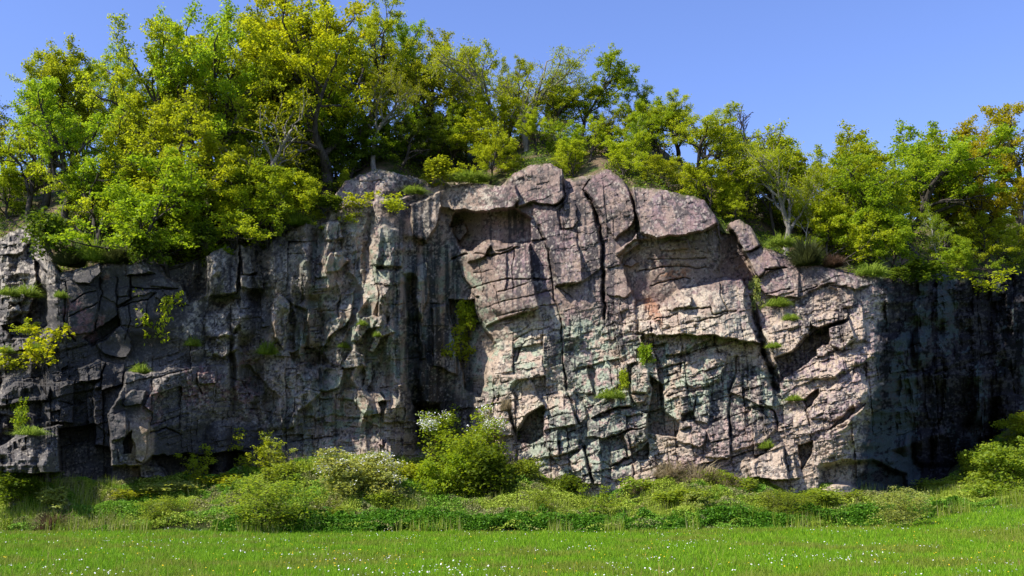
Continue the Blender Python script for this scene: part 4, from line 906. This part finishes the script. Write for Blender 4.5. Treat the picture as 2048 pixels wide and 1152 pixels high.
for (k, tone, u, vf, vt, wpx, rz, lab, cat) in ONBANK:
    x, Yd, z = bank_spot(u, vf)
    if k in ('mound',): pass
    H = max(.35, float(unproj(u, vt, Yd)[2]) - z) * (.62 if k == 'mound' else .85 if k != 'hawthorn' else .95); W = wpx * Yd / F
    base_w = dict(bush=2.6, bushB=2.2, hawthorn=3.4, hawthornB=3.0, sapling=1.5, airy=2.2, dense=1.6, mound=2.0, sprig=1.3)[k]
    sw = W / base_w
    t = put(k, (x, Yd, z - .05), rz, (sw, sw, H / HEIGHT[k]), tone); tag(t, lab, cat, {'bush': 'bushes on the bank', 'sapling': 'saplings on the bank', 'hawthorn': 'flowering hawthorns'}[cat])
ONROCK = [
 ('dense','dark',112,512,432,125,.2,'dark juniper bush on the lichen grey rock at the left'),
 ('sprig','amber',98,735,655,110,1.0,'amber leaved shrub clinging to the left rocks'),
 ('sprig','lime',38,745,700,80,2.3,'yellow green sprig left of the amber shrub on the rocks'),
 ('sprig','lime',68,675,640,50,3.0,'little sprig above the amber shrub on the rocks'),
 ('sprig','green',46,862,796,50,4.0,'small green sapling in front of the lowest left boulder'),
 ('sprig','lime',312,690,585,95,1.5,'lime sprig growing out of the smooth dark rock panels'),
 ('dense','lime',938,668,600,75,.7,'bright bush hanging at the right wall of the gully'),
 ('sprig','olive',925,735,660,80,2.8,'twiggy thin leaved shrub under the bright bush in the gully'),
 ('dense','green',1290,728,688,46,1.9,'round green bush above the rounded boulder on the lower face'),
 ('dense','lime',1250,778,738,36,.4,'narrow lime bush left of the rounded boulder on the lower face'),
 ('dense','pale',1506,622,558,52,3.3,'pale bright shrub at the top of the long right hand crack'),
 ('dense','dark',1832,572,528,130,2.1,'dark bush along the rim of the shaded wall'),
 ('dense','dark',1790,565,535,70,4.1,'small dark bush on the shaded rim next to the longer dark bush'),
 ('sprig','lime',1955,592,545,110,.9,'lime spray hanging over the top of the shaded wall'),
 ('sprig','lime',722,420,388,80,1.2,'lime spray on the rim below the grey crest stone'),
 ('sprig','lime',790,432,396,70,3.6,'yellow green spray where the gully starts at the rim'),
 ('dense','dark',660,425,395,90,5.0,'dark ivy clump on the rim left of the grey crest stone'),
 ('dense','dark',300,535,470,120,2.2,'dark bush in the hollow under the young green tree'),
 ('dense','dark',420,500,455,110,.9,'dark undergrowth bush over the black hollow left of the paired pillars'),
 ('dense','olive',870,372,325,110,3.9,'olive bush on the long crest in the shade of the wood'),
 ('sprig','lime',20,735,712,50,5.5,'low sprig at the left frame edge among the grey rocks'),
]
for (k, tone, u, vf, vt, wpx, rz, lab) in ONROCK:
    x, Yd, z = [float(q) for q in surf(u, vf)]
    H = float(unproj(u, vt, Yd)[2]) - z; W = wpx * Yd / F; bw = dict(dense=1.6, sprig=1.3)[k]
    t = put(k, (x, Yd - .28 * W, z - .05), rz, (W / bw, W / bw * .8, H / HEIGHT[k]), tone); tag(t, lab, 'shrub', 'shrubs rooted on the rock face')
TUFTS = [
 ('green',205,522,120,52,'grassy cap bright green over the brown overhanging rock at the left'),('heath',150,530,90,45,'olive brown heather on the left of the grassy cap'),
 ('heath',240,525,80,40,'dark heather on the right of the grassy cap'),
 ('green',62,592,80,28,'grass tuft on the ledge below the juniper'),('green',25,590,60,20,'small grass tuft at the left frame edge below the lichen rock'),
 ('green',80,700,50,18,'grass tuft behind the amber shrub'),('green',15,705,50,18,'grass tuft at the left edge beside the yellow green sprig'),('green',70,868,90,22,'grass strip on top of the lowest left boulder'),
 ('green',285,745,60,24,'grass tuft on the ledge above the tan streaked nose'),('green',390,690,45,22,'grass tuft on the dappled wall right of the dark panels'),
 ('green',538,706,62,30,'bright grass tuft at the foot of the pale rib'),('green',688,694,34,16,'tiny grass tuft between two ribs in the middle'),('green',725,650,30,14,'tiny grass tuft on top of the middle rib'),
 ('green',755,672,26,13,'tiniest grass tuft beside the lit rib of the gully'),('dry',1012,818,30,28,'brown mossy tuft left of the small cave'),
 ('green',1222,795,80,24,'grass ledge left of the rounded boulder'),('green',1552,612,70,22,'grass ledge right of the pale bright shrub'),('green',1578,640,55,16,'grass ledge above the roof of the cave'),
 ('green',1545,695,50,14,'grass tuft on the roof block of the cave'),('green',1585,800,46,14,'grass tuft under the cave on the sunlit slab'),('green',1530,895,50,20,'grass tuft on the pale ledge block at the rock foot'),
 ('heath',1608,528,90,56,'dark heather clump on the right hand rim'),('brown',1662,532,64,26,'brown heather clump beside the dark one on the right rim'),('green',1735,550,100,28,'grass strip on the rim above the shadowed corner'),
 ('green',1560,492,90,28,'grass around the foot of the long stemmed tree'),('green',830,388,70,20,'grass tuft on the crest right of the grey crest stone'),('green',945,366,120,24,'grassy strip on the long crest'),
 ('green',600,450,90,30,'grass on the rim under the low lime trees'),('green',125,594,40,18,'small grass tuft in the corner of the dark panels'),
 ('dry',1345,945,110,44,'dry straw coloured grass at the foot of the columns, left clump'),('dry',1400,960,120,46,'biggest clump of dry straw grass below the columns'),('dry',1450,975,90,34,'small dry straw clump right of the biggest one'),
 ('dry',1285,985,60,26,'straw clump on the left of the dry grass'),('dry',1130,965,50,36,'straw clump hanging under the dark bramble'),('brown',1215,975,90,34,'rusty brown dead plants at the foot of the green pillars'),
 ('brown',108,1056,90,36,'brown dead heap at the meadow edge on the left'),('dry',80,1056,60,26,'straw heap beside the brown dead heap'),('dry',1045,935,60,30,'straw clump between the large dark bush and the dark bramble'),
]
firstT = set()
for (k, u, v, wpx, hpx, lab) in TUFTS:
    onb = v > 930
    x, Yd, z = bank_spot(u, v) if onb else [float(q) for q in surf(u, v)]
    src = TUFT[k]; o = src if k not in firstT else src.copy()
    if k in firstT: C.objects.link(o)
    firstT.add(k); W = wpx * Yd / F; H = hpx * Yd / F
    o.location = (x, Yd - (.0 if onb else .22 * W), z); o.scale = (W / 1.25, W / 1.4, H / (.5 if k != 'brown' else .36)); o.rotation_euler = (0, 0, rnd.random() * 6)
    tag(o, lab, 'grass tuft' if k in ('green', 'dry') else 'heather', 'tufts on the ledges and bank')
# loose stones
def stone(name, seed, s):
    r = rg(seed); import bmesh
    bm = bmesh.new(); bmesh.ops.create_icosphere(bm, subdivisions=4, radius=1)
    planes = [(unit(r.normal(size=3)), r.uniform(.55, .85)) for _ in range(14)]
    for v in bm.verts:
        p = np.array(v.co)
        for n_, d_ in planes:
            k = p @ n_
            if k > d_: p = p - n_ * (k - d_) * .92
        p = p * np.array(s); q = float(fbm(np.array([p[0] * 3 + p[2] * 2]), np.array([p[1] * 3 + seed]), 3, 5)[0]); v.co = p * (1 + .08 * q)
    me = bpy.data.meshes.new(name); bm.to_mesh(me); bm.free(); o = bpy.data.objects.new(name, me); C.objects.link(o); me.materials.append(STONE)
    return o
STONE, nt, b = new_mat("loose_stone"); pos = N(nt, "ShaderNodeNewGeometry").outputs["Position"]; nz = noise(nt, 8, 8, .7, pos)
nt.links.new(ramp(nt, nz, [(.3, (.08, .08, .08)), (.5, (.22, .20, .18)), (.7, (.40, .35, .30))]), b.inputs["Base Color"])
bp = N(nt, "ShaderNodeBump"); bp.inputs["Distance"].default_value = .03; nt.links.new(nz, bp.inputs["Height"]); nt.links.new(bp.outputs[0], b.inputs["Normal"])
for i, (u, v, w, s, lab) in enumerate([
 (285,972,60,(1,.8,.5),'flat grey boulder lying on the bank below the tan streaked nose'),(866,978,28,(1,.8,.6),'pale stone in the grass left of the bright elder'),
 (776,895,36,(.7,.6,1.1),'upright pale stone shard at the foot of the teal wall'),(1066,950,30,(1,.8,.8),'pinkish stone beside the straw between the dark bushes'),
 (1050,938,20,(1,.7,.7),'smaller pinkish stone above its larger neighbour on the bank'),(1242,955,22,(.8,.7,1),'small stone at the foot of the green pillars')]):
    x, Yd, z = bank_spot(u, v); k = w * Yd / F / 2; o = stone('stone', 200 + i, [k * q for q in s]); o.location = (x, Yd, z + k * s[2] * .4)
    tag(o, lab, 'stone', 'loose stones on the bank')
# rusty stake with a crossbar, dead curled stems, fallen branch
RUST, nt, b = new_mat("rusty_iron"); nt.links.new(ramp(nt, noise(nt, 20, 5), [(.3, (.10, .04, .02)), (.7, (.32, .15, .07))]), b.inputs["Base Color"])
x, Yd, z = bank_spot(869, 925); zt = float(unproj(869, 849, Yd)[2])
root = empty('rusty_stake', (x, Yd, z)); V, Fc = tubes([(np.array([[0, 0, -.3], [.02, 0, (zt - z) * .6], [0, 0, zt - z]]), [.04, .04, .035], 6)]); mesh_obj('post', V, Fc, RUST, root)
V, Fc = tubes([(np.array([[-.18, 0, zt - z - .01], [.12, 0, zt - z], [.6, .02, zt - z + .02]]), [.03, .03, .03], 6)]); mesh_obj('crossbar', V, Fc, GREYBARK, root)
tag(root, 'rusty stake with a pale crossbar left of the white blossomed hawthorn', 'stake')
r = rg(301)
for i, (u, v, lab) in enumerate([(1752, 968, 'dead pale stems curling over at the foot of the shaded wall'), (1048, 1000, 'short pale fallen branch on the bank under the bramble by the cave')]):
    x, Yd, z = bank_spot(u, v); B = []
    for k in range(7 if i == 0 else 2):
        a = r.uniform(-.5, .8); L = r.uniform(.7, 1.4) * (1 if i == 0 else .6); t = np.linspace(0, 1, 8)
        P = np.stack([t * L * math.cos(a) + .1 * r.normal(), .2 * r.normal() * t, (np.sin(t * 2.4) * L * .7 if i == 0 else .08 + .12 * t)], 1); B.append((P, np.linspace(.022, .008, 8) * (1 if i == 0 else 2), 5))
    V, Fc = tubes(B); o = mesh_obj('dead_bramble' if i == 0 else 'fallen_branch', V, Fc, PALEBARK, smooth=True); o.location = (x, Yd, z + .1); tag(o, lab, 'dead stems' if i == 0 else 'branch')
# ------------------------------------------------------------------ ground cover (uncountable)
def colmix(t, stops):
    p = [s[0] for s in stops]; return np.stack([np.interp(t, p, [s[1][i] for s in stops]) for i in range(3)], 1)
def cover_field(x, y):  # height of the weeds on the bank
    h = .12 + .5 * np.clip(fbm(x / 1.1, y / .9, 3, 151) + .25, 0, 1) + .4 * np.clip(fbm(x / 3.2, y / 2.0, 3, 152) + .05, 0, 1)
    return h
r = rg(401); n = 490000
x = r.uniform(-36, 38, n); tb = r.rand(n) ** .9 * 1.06; y = edge_y(x) + tb * (foot_y(x) + .9 - edge_y(x)) + .25 * r.normal(size=n)
m_ = (tb > .02 + .05 * fbm(x / 2, x * 0, 2, 9)); x, y, tb = x[m_], y[m_], tb[m_]; n = len(x)
z = ground_z(x, y) + cover_field(x, y) * (1 - .75 * r.rand(n) ** 2.2)
V, Q, t = leaves(np.stack([x, y, z], 1), np.array([0, -.1, .3]), .062, r, 1.4)
zone = fbm(x / 2.2, y / 1.6, 4, 161, .6); zone2 = fbm(x / .8, y / .7, 3, 162)
t1 = t[::4]
ca_ = colmix(t1, [(0, (.10, .145, .010)), (.6, (.19, .24, .022)), (1, (.29, .33, .055))]); cb_ = colmix(t1, [(0, (.05, .12, .008)), (.7, (.10, .20, .014)), (1, (.17, .27, .03))])
ca_ *= 1.75; cb_ = cb_ * 1.7;  cd_ = colmix(t1, [(0, (.10, .09, .04)), (.6, (.30, .28, .11)), (1, (.42, .34, .20))])
w = sstep(-.1, .15, zone)[:, None]; col = ca_ * (1 - w) + cb_ * w; w = (sstep(.12, .3, zone2 + .3 * zone) * .8)[:, None]; col = col * (1 - w) + cd_ * w
o = mesh_obj('bank_undergrowth', V, Q, PLANT, attrs={"col": np.repeat(col, 4, 0)}); tag(o, 'tangled weeds and brambles covering the bank below the rock face', None, None, 'stuff')
# nettle band at the meadow edge
n = 110000; x = r.uniform(-13, 21, n); wd = 1.5 * np.clip(np.minimum(x + 13, 21.5 - x) / 3, .15, 1); y = edge_y(x) + r.rand(n) * wd * 1.2 + .9 * fbm(x / 1.6, x * 0, 4, 3, .6)
hh = .62 * np.clip((y - edge_y(x) + .15) / .5, .25, 1) * np.clip(.7 + 1.1 * fbm(x / 1.3, y / .8, 4, 171), .1, 2)
z = ground_z(x, y) + hh * (1 - .8 * r.rand(n) ** 1.6)
V, Q, t = leaves(np.stack([x, y, z], 1), np.array([0, -.1, .4]), .075, r, 1.6)
col = colmix(t[::4], [(0, (.04, .12, .006)), (.6, (.085, .22, .010)), (1, (.16, .32, .02))])
o = mesh_obj('nettle_bed', V, Q, PLANT, attrs={"col": np.repeat(col, 4, 0)}); tag(o, 'dense dark green nettles along the edge of the meadow', None, None, 'stuff')
def blades(x, y, z, h, wdt, col, r, lean=.35):
    n = len(x); a = r.rand(n) * 6.283; p0 = np.stack([x, y, z], 1); s = np.stack([np.cos(a), np.sin(a), 0 * a], 1) * wdt[:, None] * .5
    b_ = r.rand(n) * 6.283; l = np.stack([np.cos(b_), np.sin(b_), 0 * b_], 1) * (h * lean * r.rand(n))[:, None]
    p1 = p0 + l + np.array([0, 0, 1]) * h[:, None]
    return np.stack([p0 - s, p0 + s, p1], 1).reshape(-1, 3), np.arange(3 * n).reshape(-1, 3), np.repeat(col, 3, 0)
# long grass on the bank
n = 60000; x = r.uniform(-36, 38, n); tb = r.rand(n) * 1.02; y = edge_y(x) + tb * (foot_y(x) + .6 - edge_y(x)); k = fbm(x / 1.6, y / 1.2, 3, 181) > .17; x, y = x[k], y[k]; n = len(x)
xe = r.uniform(-32, 36, 7000); xe = xe[fbm(xe / .9, xe * 0, 3, 187) > .02]; x = np.concatenate([x, xe]); y = np.concatenate([y, edge_y(xe) + r.normal(size=len(xe)) * .35 - .1]); n = len(x)
V, Q, c_ = blades(x, y, ground_z(x, y) + .02, r.uniform(.35, .85, n), np.full(n, .025), colmix(r.rand(n), [(0, (.14, .23, .01)), (.7, (.30, .37, .03)), (1, (.42, .36, .17))]), r)
o = mesh_obj('bank_grass', V, Q, PLANT, attrs={"col": c_}); tag(o, 'long yellow green grass growing between the weeds on the bank', None, None, 'stuff')
# meadow turf
n = 620000; Yd = 17.5 * (56 / 17.5) ** r.rand(n); x = (r.rand(n) * 2 - 1) * (Yd * .60 + 2.0); k = Yd < edge_y(x) + .5; x, Yd = x[k], Yd[k]; n = len(x)
zn = fbm(x / 2.6, Yd / 2.2, 4, 191, .6); zm = fbm(x / .7, Yd / .6, 3, 192)
c0 = colmix(r.rand(n), [(0, (.095, .21, .006)), (.6, (.195, .37, .010)), (1, (.31, .49, .018))]); c1 = colmix(r.rand(n), [(0, (.16, .20, .012)), (.7, (.26, .29, .03)), (1, (.36, .29, .10))])
w = (sstep(.05, .4, zn + .45 * zm) * .7)[:, None]; col = c0 * (1 - w) + c1 * w
V, Q, c_ = blades(x, Yd, meadow_z(x, Yd) - .01, (.075 + .09 * r.rand(n)) * (1 + 1.1 * np.clip(zm, -.4, .6)), .010 + .00042 * Yd * (.7 + .6 * r.rand(n)), col, r, .8)
o = mesh_obj('meadow_grass', V, Q, PLANT, attrs={"col": c_}); tag(o, 'short bright green meadow grass in the foreground', None, None, 'stuff')
n = 9000; Yd = 17.5 * (54 / 17.5) ** r.rand(n); x = (r.rand(n) * 2 - 1) * (Yd * .60 + 2.0); k = (Yd < edge_y(x) + .5) & (fbm(x / 1.7, Yd / 1.2, 3, 197) > -.02); x, Yd = x[k], Yd[k]; n = len(x)
V, Q, c_ = blades(x, Yd, meadow_z(x, Yd), r.uniform(.16, .34, n), .008 + .0002 * Yd, colmix(r.rand(n), [(0, (.20, .24, .02)), (.5, (.34, .30, .08)), (1, (.36, .20, .10))]), r, .6)
o = mesh_obj('meadow_seed_heads', V, Q, PLANT, attrs={"col": c_}); tag(o, 'thin straw and reddish seed stems standing above the meadow grass', None, None, 'stuff')
def flowers(name, n, seed, rad, c1, c2, clump, lab, hz):
    r = rg(seed); Yd = 17.5 * (52 / 17.5) ** (r.rand(n) ** .9); x = (r.rand(n) * 2 - 1) * (Yd * .54 + .5)
    k = (Yd < edge_y(x) + .2) & (fbm(x / 1.5, Yd / .7, 3, clump) + .25 * fbm(x / 5, Yd / 5, 2, clump + 1) > .20); x, Yd = x[k], Yd[k]; n = len(x)
    th = np.arange(6) * np.pi / 3; rr = rad * r.uniform(.6, 1.25, n)
    tl = np.stack([r.normal(size=n) * .35, -.35 + r.normal(size=n) * .3], 1)
    px_ = rr[:, None] * np.cos(th); py_ = rr[:, None] * np.sin(th)
    V = np.stack([x[:, None] + px_, Yd[:, None] + py_, (meadow_z(x, Yd) + hz * r.uniform(.7, 1.3, n))[:, None] - px_ * tl[:, :1] - py_ * tl[:, 1:]], -1).reshape(-1, 3)
    kk = r.rand(n)[:, None]; col = np.repeat(np.array(c1) * kk + np.array(c2) * (1 - kk), 6, 0)
    o = mesh_obj(name, V, np.arange(6 * n).reshape(-1, 6), PETAL, attrs={"col": col}); tag(o, lab, None, None, 'stuff')
flowers('daisies', 6500, 501, .0155, (.80, .80, .76), (.72, .64, .66), 211, 'white daisies scattered in drifts over the meadow', .13)
flowers('buttercups', 3600, 502, .0145, (.75, .55, .02), (.62, .40, .02), 221, 'yellow buttercups dotted through the meadow', .16)
# undergrowth on the hillside and grass along the rim
n = 90000; x = r.uniform(-36, 40, n); d_ = .3 + 15 * r.rand(n) ** 1.3; y = rim_y(x) + d_; k = fbm(x / 1.5, y / 1.5, 3, 231) > -.08; x, y = x[k], y[k]; n = len(x)
z = hill_z(x, y) + (.25 + 1.0 * np.clip(fbm(x / 2, y / 2, 3, 232) + .2, 0, 1)) * r.rand(n) ** .6
V, Q, t = leaves(np.stack([x, y, z], 1), np.array([0, -.1, .3]), .10, r, 1.4)
o = mesh_obj('hillside_undergrowth', V, Q, PLANT, attrs={"col": np.repeat(colmix(t[::4], [(0, (.06, .11, .010)), (.6, (.14, .21, .016)), (1, (.28, .34, .03))]), 4, 0)}); tag(o, 'low leafy undergrowth beneath the trees on the hillside', None, None, 'stuff')
# the prototypes themselves are templates only: remove them now that every copy stands in its place
for k, (p,) in PROTO.items():
    for ch in list(p.children): bpy.data.objects.remove(ch)
    bpy.data.objects.remove(p)
